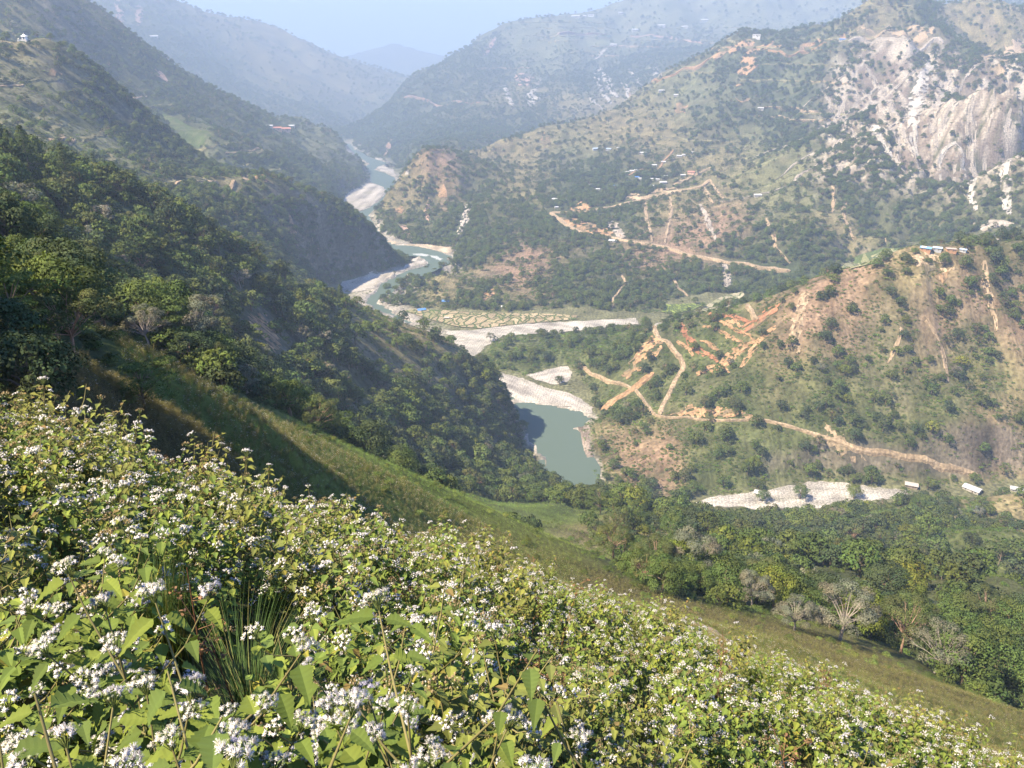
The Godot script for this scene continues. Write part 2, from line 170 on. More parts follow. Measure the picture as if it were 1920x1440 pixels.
	["landslide_scar", "white scar at the right rim of the far mountain", "white", 28, [676, -4046, 678, -3897, 511, -2849]],
	["landslide_scar", "pink gully streak on the far ridge line", "pink", 22, [-83, -4705, -115, -4514, -144, -4327]],
	["landslide_scar", "pink scar above the far river bank", "pink", 20, [-503, -3358, -502, -3236, -486, -3039]],
	["landslide_scar", "pale scar high on the hazy left mountain", "pink", 40, [-2004, -4361, -1923, -4182, -1097, -2366]],
	["landslide_scar", "second pale scar high on the hazy left mountain", "pink", 36, [-1912, -4399, -1846, -4214, -1800, -4077]],
	["landslide_scar", "pink scar low on the hazy left mountain", "pink", 30, [-969, -2275, -954, -2260, -944, -2239]],
]
const BARE := [
	["bare_earth", "bright orange earth slip in the left forest", "orange", [-166.7, -461.8, -170.6, -493.2, -167.0, -498.8, -162.3, -492.1, -150.3, -464.7, -143.3, -444.8, -141.1, -427.7, -146.4, -428.5, -154.4, -439.4, -159.3, -442.9]],
	["bare_earth", "orange cut bank above the dirt track and the ramp", "orange", [181.6, -917.4, 186.9, -886.9, 180.8, -871.2, 165.8, -862.9, 149.8, -855.0, 137.1, -852.6, 133.3, -862.9, 146.2, -877.3, 162.6, -896.6]],
	["bare_earth", "bare red earth patch on the crest of the near right hill", "red", [264.0, -843.2, 273.7, -854.2, 286.2, -853.6, 295.3, -862.6, 309.8, -849.8, 304.0, -840.2, 290.1, -838.3, 279.4, -835.8]],
	["bare_earth", "orange cut bank above the road junction", "orange", [169.5, -750.1, 192.3, -757.4, 206.4, -743.6, 222.1, -739.1, 245.0, -720.0, 252.1, -713.1, 222.5, -717.4, 193.0, -732.3]],
	["bare_earth", "grey tan slip spilling over the dirt road", "tan", [319.7, -700.0, 323.2, -690.0, 335.5, -676.6, 353.2, -668.3, 337.6, -666.7, 325.3, -674.4, 314.7, -685.0]],
	["bare_earth", "pale clearing below the brick houses on the hill", "tan", [450.6, -858.8, 471.8, -857.4, 488.6, -852.0, 483.6, -843.0, 456.2, -827.4, 449.5, -835.0]],
	["bare_earth", "small orange field below the brick houses", "orange", [466.6, -830.9, 483.6, -831.0, 490.2, -822.9, 481.9, -822.7, 468.6, -825.2]],
	["bare_earth", "tan patch beside the small orange field", "tan", [478.3, -837.6, 491.8, -832.2, 500.6, -829.6, 490.2, -826.8]],
	["bare_earth", "tan cut bank above the lower arm of the hairpin road", "orange", [108, -1804, 148, -1778, 181, -1731, 212, -1689, 237, -1646, 218, -1637, 175, -1663, 138, -1716]],
	["bare_earth", "pale slip above the lower arm of the hairpin road", "pale", [207, -1776, 228, -1787, 239, -1736, 245, -1621, 229, -1635, 218, -1696]],
	["bare_earth", "pale cut bank above the upper arm of the hairpin road", "tan", [273, -1909, 295, -1943, 338, -1930, 384, -1967, 406, -1970, 430, -1909, 453, -1921, 395, -1909, 314, -1890]],
	["bare_earth", "orange cut bank near the hairpin corner", "orange", [134, -1867, 169, -1918, 191, -1870, 175, -1839]],
	["bare_earth", "round orange earth scar on the hillside above the houses", "orange", [97, -2534, 111, -2527, 115, -2459, 100, -2407, 90, -2461]],
	["bare_earth", "orange earth scar on the cliff by the river bend", "orange", [-196, -2025, -179, -2024, -168, -1993, -162, -1884, -166, -1843, -181, -1975]],
	["bare_earth", "small orange scar low on the cliff by the river bend", "orange", [-300, -1937, -282, -1971, -268, -1944, -271, -1900]],
	["bare_earth", "pinkish scar just above the gravel shore", "pink", [-263, -1820, -248, -1797, -219, -1701, -219, -1659, -246, -1725]],
	["bare_earth", "orange patch with dark bushes on the middle of the hillside", "orange", [504, -2530, 524, -2520, 536, -2485, 526, -2454, 502, -2473]],
	["bare_earth", "V shaped orange cut on the upper hillside", "orange", [658, -2427, 683, -2420, 729, -2430, 700, -2402, 683, -2388, 674, -2411]],
	["bare_earth", "small orange cut above the V shaped one", "orange", [685, -2543, 694, -2494, 710, -2496, 693, -2474, 682, -2492]],
	["bare_earth", "large orange slide under the red terraces", "orange", [749, -2698, 771, -2704, 774, -2645, 758, -2570, 728, -2532, 705, -2578, 723, -2632]],
	["bare_earth", "red terraced earthworks on the ridge", "orange", [644, -2750, 677, -2765, 724, -2766, 781, -2736, 823, -2690, 853, -2631, 809, -2647, 758, -2706, 702, -2698, 663, -2726]],
	["bare_earth", "orange cut bank beside the ridge road", "orange", [888, -2590, 916, -2632, 958, -2636, 962, -2608, 929, -2610, 898, -2587]],
	["bare_earth", "orange bank left of the blue roofed house", "orange", [964, -2568, 991, -2562, 1008, -2557, 1006, -2538, 978, -2546]],
	["bare_earth", "high tan cut face above the ridge road", "tan", [1001, -2515, 1023, -2554, 1075, -2518, 1104, -2501, 1139, -2527, 1106, -2426, 1156, -2482, 1182, -2464, 1198, -2446, 1189, -2374, 1189, -2363, 1104, -2357, 1070, -2484]],
	["bare_earth", "big tan landslide near the right edge", "tan", [1260, -2242, 1294, -2236, 1435, -2439, 1512, -2471, 1476, -2400, 1274, -2134, 1238, -2102, 1233, -2118, 1238, -2149]],
	["bare_earth", "grey gravel fan at the foot of the great slide", "pale", [880, -1446, 880, -1406, 896, -1377, 864, -1350, 553.1, -882.8, 829, -1355, 851, -1394]],
	["bare_earth", "large white scar on the far mountain", "white", [100, -3860, 134, -4077, 140, -4007, 119, -3803, 128, -3615, 83, -3519, 47, -3573, 64, -3756]],
	["bare_earth", "pink scar beside the large white one on the far mountain", "pink", [5, -4113, 64, -4121, 106, -4108, 86, -3904, 50, -3857, 26, -3968]],
	["bare_earth", "orange patch high on the left terraced hill", "orange", [-720.4, -1268.5, -711.1, -1279.3, -710.5, -1305.5, -702.7, -1284.6, -718.1, -1265.4]],
	["bare_earth", "bare yellow clearing at the end of the left spur road", "tan", [-442.1, -1281.0, -443.7, -1314.2, -434.8, -1304.4, -433.6, -1285.7]],
	["bare_earth", "orange bench on the crest of the dark left spur", "orange", [-420.6, -1306.0, -407.0, -1332.4, -569, -1956, -401.5, -1317.1, -416.4, -1302.5]],
	["bare_earth", "tan patch of bare ground in the left forest", "tan", [-80.7, -146.5, -85.1, -157.7, -125.6, -237.2, -75.7, -143.6, -71.0, -131.4, -73.3, -133.4]],
	["bare_earth", "orange rubble among the shrubs above the paddies", "orange", [-55.0, -1266.4, -43.4, -1308.5, -28.4, -1315.4, -31.6, -1285.5, -47.2, -1250.5]],
	["bare_earth", "pink terraces beside the houses on the left hill", "pink", [-395.5, -644.6, -404.2, -674.3, -406.0, -697.6, -395.1, -669.6, -389.9, -637.4]],
	["gravel_bar", "white sand and gravel beach on the river bend", "white", [-29.8, -940.7, -14.1, -933.1, 17.2, -909.9, 40.5, -885.5, 66.5, -870.8, 87.6, -845.3, 96.8, -827.0, 94.0, -810.3, 86.5, -809.8, 73.0, -822.9, 51.4, -833.6, 5.2, -845.1, -6.7, -873.2, -17.4, -763.6]],
	["gravel_bar", "fan of white sand at the mouth of the small terrace", "white", [17.5, -923.4, 57.1, -948.7, 74.6, -953.3, 80.1, -930.0, 71.3, -902.8, 54.3, -892.7, 31.0, -909.5]],
	["gravel_bar", "broad pale gravel flat at the confluence below the fields", "gravel", [-103.4, -1096.2, -64.5, -1094.1, -16.4, -1118.2, 41.4, -1128.7, 116.9, -1139.2, 193.8, -1150.9, 222.5, -934.7, 232.3, -1129.7, 181.1, -1118.6, 80.1, -1085.8, -11.9, -1073.7, -39.6, -1024.6, -48.9, -991.8, -47.8, -779.8, -85.6, -1049.7]],
	["gravel_bar", "long white gravel bar along the middle river reach", "white", [-182.3, -701.9, -311.0, -1355.5, -259.3, -1396.0, -214.2, -1445.6, -199, -1490, -222, -1583, -209, -1572, -175, -1547, -163, -1511, -175.8, -1469.3, -215.7, -1410.4, -231.9, -1357.5, -246.1, -1314.1, -287.5, -1284.4, -173.7, -717.5]],
	["gravel_bar", "sand bank under the cliff of the middle reach", "sand", [-248.9, -1452.5, -282, -1687, -231, -1639, -186, -1651, -127, -1613, -125, -1552, -167, -1598, -206, -1629, -260, -1648]],
	["gravel_bar", "small white shoal below the left spur", "white", [-246.4, -1230.0, -234.5, -1275.0, -219.0, -1225.3, -229.5, -1213.4]],
	["gravel_bar", "wide white sand bar on the upper river reach", "white", [-462, -2101, -472, -2223, -445, -2422, -403, -2403, -371, -2333, -365, -2236, -374, -2086, -393, -2005, -439, -2067]],
	["gravel_bar", "white gravel shore across the upper reach", "white", [-486, -2767, -466, -2782, -412, -2723, -277, -2097, -276, -2078, -380, -2545, -427, -2646]],
	["gravel_bar", "thin white shoal far up the river", "white", [-554, -2652, -619, -3161, -535, -3059, -469, -2924, -480, -2870, -546, -2980, -527, -2654]],
	["gravel_bar", "white dry stream bed below the forest", "gravel", [167.0, -615.7, 189.1, -628.6, 237.9, -637.9, 272.5, -648.9, 306.7, -656.3, 336.2, -651.0, 383.7, -640.5, 381.5, -630.1, 345.0, -622.8, 302.0, -615.9, 266.6, -601.2, 249.4, -593.5, 237.3, -602.4, 215.4, -612.3, 184.7, -609.9]],
	["gravel_bar", "rocky grey shore at the foot of the right bank", "rock", [72.8, -792.7, 82.5, -791.5, 87.9, -772.4, 84.3, -746.2, 85.0, -715.8, 88.0, -688.6, 84.6, -665.3, 83.8, -689.2, 79.9, -709.0, 75.4, -735.5, 75.3, -763.2]],
]
const FIELDS := [
	["terraced paddies of tan stubble beside the confluence", 11, Color(0.33, 0.27, 0.17), 0.6, [-176.9, -1189.0, -139.4, -1195.8, -103.7, -1185.0, -51.5, -1174.7, 0.0, -1173.7, 51.3, -1169.9, 103.8, -1163.8, 100.5, -1143.4, 24.8, -1125.8, -48.7, -1101.5, -90.1, -1113.2, -134.7, -1149.3]],
	["terraced fields at the mouth of the side valley", 7, Color(0.33, 0.3, 0.2), 0.5, [296.8, -1174.5, 329.1, -1224.7, 357.6, -1260.6, 403.2, -1293.7, 400.9, -1271.9, 369.5, -1222.8, 254.7, -919.7]],
	["yellow green paddies below the big hillside", 6, Color(0.22, 0.27, 0.06), 0.3, [241.2, -1180.5, 251.5, -1218.5, 302.2, -1223.9, 313.9, -1212.7, 295.3, -1191.7, 258.3, -1170.5]],
	["stepped paddies in the side valley behind the near hill", 9, Color(0.26, 0.25, 0.14), 0.5, [553.9, -1345.9, 606, -1374, 671, -1475, 701, -1460, 734, -1427, 441.4, -876.8, 415.5, -860.1, 389.3, -861.3]],
	["fallow terraces on the left far hillside", 8, Color(0.11, 0.12, 0.06), 0.3, [-871, -2024, -840, -2024, -778, -1996, -713, -1936, -740, -1910, -778, -1918, -804, -1918]],
]
const COVER := {
	"F": [-258.0, -396.3, -229.6, -409.8, -217.9, -470.6, -188.1, -515.4, -33.8, -741.1, -5.8, -745.9, -54.8, -642.9, -128.7, -370.3, -136.9, -328.7, -104.8, -375.9, -86.1, -420.8, -61.6, -486.2, -26.4, -551.2, 19.9, -618.5, -88.2, -136.1, -34.3, -53.7, -38.0, -56.3, 33.0, -132.3, 120.2, -612.1, 183.1, -500.3, 261.8, -491.7, 251.9, -402.3, 102.6, -220.8, 147.3, -175.7, 108.0, -122.7, 550.6, -841.1, -134, -1739, -66, -1570, 107, -1705, 179.1, -1309.5, 329.1, -1348.3, 268, -1759, 198, -2076, 333, -2046, 746, -2313, 751, -2541, 920, -2426, 796, -2068, 766, -1779, 538, -1413, 738, -1687, 1181, -2553, 1189, -2268, 1188, -2113, 442.9, -1414.4, -631, -3667, -452, -3403, 90, -3434, -229, -3133, -579.1, -1304.2, -625.9, -1331.9, -541.4, -1312.1, -401.5, -1042.6, -338.9, -1353.6, -343.2, -1063.5, -302.3, -1382.4, -311.4, -1359.5, -888, -2054, -616, -1991, -534, -2186, -972, -2291, -63.0, -112.5],
	"f": [-165.3, -632.3, -113.6, -578.5, -141.0, -526.6, -166.4, -493.7, -91.5, -492.3, 383.5, -552.5, 162.9, -225.2, 109.2, -153.8, 111.4, -200.0, 160.0, -896.2, 339.3, -663.2, -188.0, -1302.0, -55.0, -1266.4, -238, -1915, -85, -2085, 122.8, -1438.3, 218.1, -1254.6, 283, -2214, 594, -2308, 532, -1560, 767, -1598, 825, -1612, 898, -1602, 920, -1508, -396, -3779, -284, -3990, -161, -4185, 362, -3998, 643, -4176, 819, -4440, -440.4, -854.4, -401.4, -1268.6, -380.0, -1392.9, -1044, -2154, -1601, -4114, -806, -2413, -1063, -4510, -1283, -9140],
	"S": [47.6, -654.0, 64.8, -636.8, 76.9, -627.4, -7.5, -1000.3, 68.7, -1028.7, 138.6, -983.4, 144.2, -870.3, 216.6, -856.3, 205.1, -793.8, 140.4, -753.0, 183.7, -682.5, 236.8, -684.2, 288.1, -671.8, 204.3, -651.0, 253.7, -758.8, 307.5, -753.9, 398.4, -783.3, 498.4, -741.5, 409.9, -728.8, 448.6, -689.7, 374.6, -701.2, 326.5, -721.5, 312.9, -393.4, 413.2, -758.7, 356.5, -730.8, 285.2, -431.1, 161.2, -208.2],
	"D": [-134.6, -706.5, -98.7, -741.2, -137.8, -599.2, -63.2, -772.8, -73.2, -692.2, 51.7, -294.6, 60.2, -275.4, 438.1, -827.1, 462.3, -808.0, 512.7, -708.9, -151.6, -1316.4, -97.5, -1362.1, -300, -1983, 0, -2131, -16, -2428, 353, -1760, 434, -2236, 562, -2147, 461, -2400, 391, -2469, 307, -2435, 635, -1546, 1106, -2552, 1373, -2590, 1461, -2521, -24, -3750, 209, -3545, 440, -3543, -741.7, -1274.4, -396.9, -651.0, -1106, -2180, -1269, -4815, -456.4, -1242.5, 433.4, -573.9, -127.3, -635.6],
	"O": [642, -2187, 629, -1893, 697, -1919, 602, -1684],
	"P": [123.2, -707.5, 158.1, -688.4, 127.5, -660.4, 347.0, -802.7, 315.2, -787.0, 367.9, -772.8, 405.3, -811.1, 386.9, -842.2, 452.9, -777.8, 520.5, -807.6, 543.0, -788.3, 474.8, -671.6, -200, -2120, 43, -1519, 0.0, -1427.3, 309, -1506, 385, -1619, 419, -1623],
	"R": [984, -2098, 948, -1885, 1015, -1938, 1035, -1814, 1096, -1771, 1008, -2307],
	"T": [567, -2562, 829, -2465, 113, -4433, 411, -4625, 759, -5025, -703.6, -1262.7, -662.6, -1111.9, -646.1, -1211.5, -593.6, -1173.8, -543.7, -947.4, -730, -1964, -757, -1923, -651, -2446, 1390, -5031, 213, -2261],
	"G": [-26.5, -59.4, -27.2, -68.7, -24.4, -75.0, -22.0, -85.4, -20.8, -106.0, -13.9, -121.8, -17.7, -362.7, 0.0, -345.6, 13.8, -336.0],
	"W": [-23.61, -43.28, -20.75, -43.39, -19.12, -46.82, -22.53, -38.16, 31.5, -105.8, 58.2, -100.9, 42.8, -98.1, 18.4, -112.4],
	"M": [-3.14, -4.96, -0.68, -4.79, 3.51, -6.95, -2.95, -6.33, -12.01, -40.09, -2.23, -2.90, 1.13, -5.10, -9.90, -18.39],
	"Y": [-5.7, -114.0, 8.7, -113.8, 23.21, -47.40, 24.36, -37.85, -14.4, -108.8, 17.04, -49.15],
}
const HOUSES := [
	["brick house with a blue and white tin roof, leftmost on the hill crest", "brick_blue", 15.0, [469.6, -858.1]],
	["grey blue tin house between the two brick houses on the crest", "tin_blue", 12.0, [482.7, -858.7]],
	["flat orange brick house right of the tin one on the crest", "brick_flat", 14.0, [494.7, -851.8]],
	["small blue shed at the right end of the crest houses", "tin_blue", 9.0, [511.2, -856.0]],
	["white tin shelter on the white stream bed", "tin_white", 14.0, [239.0, -632.8]],
	["grey hut at the edge of the stream bed", "hut", 15.0, [390.5, -646.3]],
	["white domed tarpaulin shelter among trees by the stream bed", "tin_white", 20.0, [447.6, -641.0]],
	["white shelter at the right edge by the stream bed", "tin_white", 14.0, [490.8, -641.3]],
	["blue tarpaulin house at the corner of the tan paddies", "tarp_blue", 18.0, [-147.4, -1189.9]],
	["blue roofed hut on the knoll above the paddies", "tarp_blue", 16.0, [-111.9, -1244.2]],
	["white roofed hut right of the paddy knoll", "tin_white", 12.0, [-13.2, -1204.8]],
	["small brown hut standing in the paddies", "hut", 10.0, [-102.7, -1149.5]],
	["white tin shed just below the lower hairpin arm", "tin_white", 22.0, [213, -1607]],
	["white tin shed alone on the grassy hillside", "tin_white", 22.0, [557, -1765]],
	["white house above the hairpin corner", "tin_white", 18.0, [106, -1938]],
	["second white house above the hairpin corner", "tin_white", 16.0, [128, -1928]],
	["small white house nearest the hairpin corner", "tin_white", 12.0, [108, -1882]],
	["long blue white house highest at the left of the village", "tin_blue", 26.0, [244, -2318]],
	["house beside the long blue white one", "tin_blue", 20.0, [279, -2302]],
	["white house right of the highest pair", "tin_white", 16.0, [307, -2298]],
	["long low house at the top of the village", "tin_white", 26.0, [365, -2223]],
	["white house on the tree line above the village", "tin_white", 18.0, [452, -2148]],
	["tiny white hut beside the tree line house", "tin_white", 12.0, [465, -2152]],
	["white house furthest right on the tree line", "tin_white", 14.0, [493, -2171]],
	["tall white house in the middle of the village", "tin_white", 18.0, [381, -2115]],
	["white house uphill of the tall one", "tin_white", 16.0, [407, -2127]],
	["white house at the left of the village row", "tin_white", 14.0, [304, -2088]],
	["white house second in the village row", "tin_white", 16.0, [318, -2089]],
	["white house third in the village row", "tin_white", 18.0, [330, -2084]],
	["bright blue roof in the village", "tarp_blue", 14.0, [324, -2034]],
	["white house below the bright blue roof", "tin_white", 16.0, [332, -2026]],
	["white house by the orange path of the village", "tin_white", 14.0, [361, -2027]],
	["white house right of the orange path", "tin_white", 14.0, [375, -2020]],
	["white house at the right of the village", "tin_white", 18.0, [396, -2034]],
	["long white house low at the right of the village", "tin_white", 24.0, [384, -1995]],
	["lowest white house above the upper hairpin arm", "tin_white", 18.0, [356, -1979]],
	["white house among trees left of the village", "tin_white", 18.0, [208, -2033]],
	["small white house among trees above the road", "tin_white", 14.0, [220, -2003]],
	["blue roof beside a tree left of the village", "tarp_blue", 20.0, [267, -1997]],
	["red roofed house beside the pale clearing", "tin_red", 24.0, [465, -2042]],
	["white house below the red roofed one", "tin_white", 18.0, [442, -2036]],
	["white two storey house on the ridge above the red terraces", "storey", 34.0, [799, -2756]],
	["blue roofed house at the start of the ridge road cut", "tarp_blue", 30.0, [997, -2536]],
	["blue white house on the upper ridge line", "tin_blue", 34.0, [1893, -4938]],
	["white house beside the thin orange cut", "tin_white", 22.0, [719, -2352]],
	["white house on the left flank of the upper hillside", "tin_white", 22.0, [526, -2621]],
	["pale long house on the left rim of the upper hillside", "tin_white", 26.0, [488, -2680]],
	["blue roofed house below the pink terraces on the left", "tarp_blue", 20.0, [-387.9, -637.0]],
	["tiny white hut at the edge of the left forest", "tin_white", 10.0, [-363.9, -713.0]],
	["orange roofed house at the left of the hamlet on the dark spur", "tin_red", 34.0, [-703, -2412]],
	["long orange roofed building in the hamlet on the dark spur", "tin_red", 40.0, [-689, -2451]],
	["pale house behind the orange roofs on the dark spur", "tin_white", 26.0, [-716, -2621]],
	["pale house uphill of the hamlet on the dark spur", "tin_white", 26.0, [-720, -2393]],
	["white hut low on the dark forest spur", "tin_white", 14.0, [-516, -2038]],
	["white house high on the hazy left mountain", "tin_white", 50.0, [-1729, -4070]],
	["white house on the skyline of the far mountain", "tin_white", 60.0, [373, -5037]],
	["second white house on the far skyline", "tin_white", 60.0, [422, -5098]],
	["taller white house on the far skyline", "storey", 50.0, [475, -5126]],
	["white house below the far skyline, left one", "tin_white", 60.0, [730, -4988]],
	["white house high on the far right mountain", "tin_white", 50.0, [677, -5278]],
	["white house in the middle of the far terraces", "tin_white", 60.0, [877, -4972]],
	["white house right in the far terraces", "tin_white", 50.0, [1010, -4945]],
	["white house above the scars of the far mountain", "tin_white", 50.0, [558, -4618]],
	["pale house high at the right of the far mountain", "tin_white", 60.0, [1171, -5178]],
]
const LONE_TREES := [
	["slender light green feathery tree standing alone on the dark bank", "feather", 4.3, [-22.96, -43.39]],
	["big dense dark green tree at the left edge above the flowers", "dark", 5.2, [-22.44, -33.29]],
	["dark blue green tree behind the big dense one at the left edge", "dark", 4.9, [-25.42, -36.19]],
	["grey green feathery tree crown at the left edge", "feather", 4.4, [-28.29, -41.24]],
	["flat topped pale green tree on the slope behind the feathery one", "feather", 10.9, [-64.5, -133.1]],
	["tall dark tree rising at the left edge over the forest", "broad", 7.0, [-66.1, -101.7]],
	["dark bushy tree on the left slope beside the tan patch", "dark", 8.4, [-66.0, -110.1]],
	["tall leafy tree high at the left edge", "broad", 12.4, [-156.1, -245.8]],
	["small palm like tree with a pale yellow green top in the left forest", "yellow", 10.8, [-183.3, -400.9]],
	["conical tree tallest of the group on the left forest skyline", "pine", 18.1, [-254.6, -449.6]],
	["conical tree at the left end of the forest skyline", "pine", 17.2, [-256.1, -418.9]],
	["dark conical tree at the left end of the forest skyline", "pine", 13.5, [-257.6, -409.3]],
	["smaller conical tree right of the tallest on the forest skyline", "pine", 19.3, [-356.8, -675.0]],
	["conical tree on the rim of the left spur", "pine", 12.2, [-178.4, -574.2]],
	["round dark tree on the grassy crest of the left spur", "broad", 22.1, [-159.8, -581.5]],
	["small pointed tree on the crest above the river", "pine", 12.5, [-162.0, -696.8]],
	["spreading dark tree with flat layered crown before the rocky hillside", "flat", 33.0, [67.0, -352.2]],
	["dark tree beside the green river pool", "flat", 28.7, [51.6, -380.2]],
	["dense tree at the edge of the bright grass above the pool", "broad", 41.8, [51.6, -636.6]],
	["leafy tree at the foot of the left cliff", "broad", 44.2, [19.5, -604.5]],
	["dark tree right of the spreading one at the forest edge", "broad", 22.1, [79.6, -318.1]],
	["round pale grey tree at the meadow edge", "pale", 9.3, [55.0, -117.5]],
	["wide pale grey green tree right of the round one", "pale", 15.9, [66.3, -120.9]],
	["tree with a bare reddish trunk between the two pale ones", "sparse", 15.2, [86.0, -130.9]],
	["pale half bare tree with a crooked white trunk", "bare", 13.2, [87.1, -120.5]],
	["tall bright yellow green tree behind the pale ones", "yellow", 11.7, [101.7, -162.3]],
	["bright green tree behind the round pale one", "yellow", 14.1, [91.8, -179.2]],
	["large dark green tree at the right edge below the stream", "broad", 24.5, [110.7, -133.4]],
	["broad olive tree on the right slope", "sparse", 29.5, [142.3, -182.6]],
	["dark tree at the edge of the dry stream bed", "broad", 31.8, [352.7, -565.5]],
	["dark bush like tree in the middle of the white stream bed", "broad", 22.0, [275.1, -626.0]],
	["small tree beside the tin shelter on the stream bed", "broad", 14.0, [238.0, -621.2]],
	["yellow green tree at the rim of the stream bed", "yellow", 24.8, [326.5, -626.8]],
	["yellow tree alone on the green foot of the near hill", "yellow", 24.5, [237.4, -660.0]],
	["round tree at the left end of the stream bed", "broad", 32.0, [175.1, -634.7]],
	["big tree on the knoll beside the river", "broad", 27.2, [-224.0, -1322.0]],
	["smaller tree beside the big one on the knoll", "broad", 19.8, [-206.5, -1354.9]],
	["round tree above the paddies", "broad", 39.0, [-79.3, -1210.9]],
	["second round tree above the paddies", "broad", 35.0, [-52.2, -1195.3]],
	["dark tree on the clearing below the brick houses", "broad", 16.6, [482.1, -838.4]],
	["little tree at the left of the clearing", "broad", 8.2, [466.0, -840.8]],
	["dark tree on the tip of the near hill by the gravel", "broad", 19.0, [179.1, -973.2]],
	["pale tree at the rim of the gravel flat", "pale", 23.4, [-31.1, -1049.5]],
]
const NEAR_TOPS := [
	["large white fluffy flower heads at the bottom left edge", -0.518, -0.868, -0.735],
	["white fluffy flower heads at the bottom edge left of the middle", -0.412, -0.880, -0.737],
	["single round white flower head above the bottom edge clusters", -0.446, -1.051, -0.973],
	["white flower cluster with green buds below the middle", -0.172, -1.047, -0.943],
	["broad green leaves in the bottom left corner", -0.538, -0.769, -0.665],
	["leafy shoot with bright pointed leaves in front of the grass tussock", -0.823, -1.179, -1.241],
	["pale lilac flower heads beside the bright leafy shoot", -0.624, -0.996, -0.932],
	["plant with one yellowed leaf at the left edge", -0.652, -0.808, -0.783],
	["white flower cluster at the bottom right of the middle", 0.160, -1.206, -1.039],
	["pale flower heads over broad leaves in the middle of the near meadow", -0.497, -1.570, -1.606],
	["plant with lilac blue flower heads at the left edge", -1.375, -1.392, -1.712],
	["broad toothed leaves at the bottom edge", -0.315, -0.965, -0.813],
	["small white flower heads over the shaded grass at the bottom edge", -0.054, -1.108, -0.934],
]
const RAPIDS := [[-206, -1564, -188, -1568, -169, -1555, -175, -1542, -195, -1551], [-173, -1555, -155, -1547, -140, -1521, -143, -1509, -160, -1530], [-275, -1284, -254, -1302, -243, -1296, -260, -1274]]
const LANDMARKS := [
	["the orange earth slip", -154.4, -445.5, -162.1],
	["the river pool", 49.2, -790.0, -405.0],
	["the dry stream bed", 263.6, -621.7, -398.3],
	["the bright grass knoll", 52.7, -335.1, -229.4],
	["the wide pale tree", 66.3, -120.9, -110.4],
	["the tan paddies", -33.8, -1156.1, -398.1],
	["the hairpin road", 163.4, -1668.3, -383.9],
	["the brick houses", 483.5, -859.6, -214.3],
	["the skyline conical trees", -259.2, -438.1, -70.8],
	["the palm like tree", -184.8, -405.2, -116.6],
	["the grassy spur crest", -134.6, -706.5, -246.0],
	["the left cliff", 6.2, -791.7, -399.0],
	["the shaded bank", -20.8, -43.4, -23.0],
	["the lone feathery tree", -23.2, -43.9, -21.4],
	["the right edge slope", 160.2, -198.7, -170.2],
	["the orange road cuts", 241.2, -829.0, -327.8],
	["the white sand beach", 27.3, -897.1, -398.7],
	["the grassy gully", -22.0, -103.7, -66.5],
	["the crooked white trunk", 87.1, -120.5, -118.7],
	["the near left cliff forest", -35.9, -565.4, -320.1],
	["the arching grass tussock", -1.8, -3.1, -2.9],
	["the left edge of the meadow", -3.7, -5.1, -3.3],
	["the bottom middle of the meadow", -0.2, -3.1, -3.6],
	["the bottom right corner", 9.6, -11.8, -14.0],
	["the meadow path", 13.1, -24.9, -25.2],
	["the middle of the meadow", 0.2, -5.8, -5.3],
	["the upper rim of the meadow", -14.2, -39.4, -26.0],
	["the lower rim of the meadow", 26.7, -105.5, -89.2],
]
const SHRINES := [
	["small white shrine with a pyramid roof on the terraced hill top", -772, -1334, 1.5],
	["tiny white shrine left of the larger one", -1122, -1915, 0.8250000000000001],
]


const RIVER := -400.0
var table := PackedFloat32Array()
const COLS := 121
const ROWS := 381
var floor_far := PackedFloat32Array()
var water_far := PackedFloat32Array()
const FX := -1000.0
const FZ := -4600.0
const FC := 8.0
const FW := 320
const FH := 530
var patches := []
var hashes := PackedFloat32Array()
var rough := FastNoiseLite.new()


func column(a: float) -> float:
	if a < -0.9:
		return (a + PI) / 0.149440
	if a <= 0.9:
		return 15.0 + (a + 0.9) / 0.02
	return minf(105.0 + (a - 0.9) / 0.149440, 119.999)


func azimuth_of(c: int) -> float:
	if c < 15:
		return -PI + c * 0.149440
	if c <= 105:
		return -0.9 + (c - 15) * 0.02
	return 0.9 + (c - 105) * 0.149440


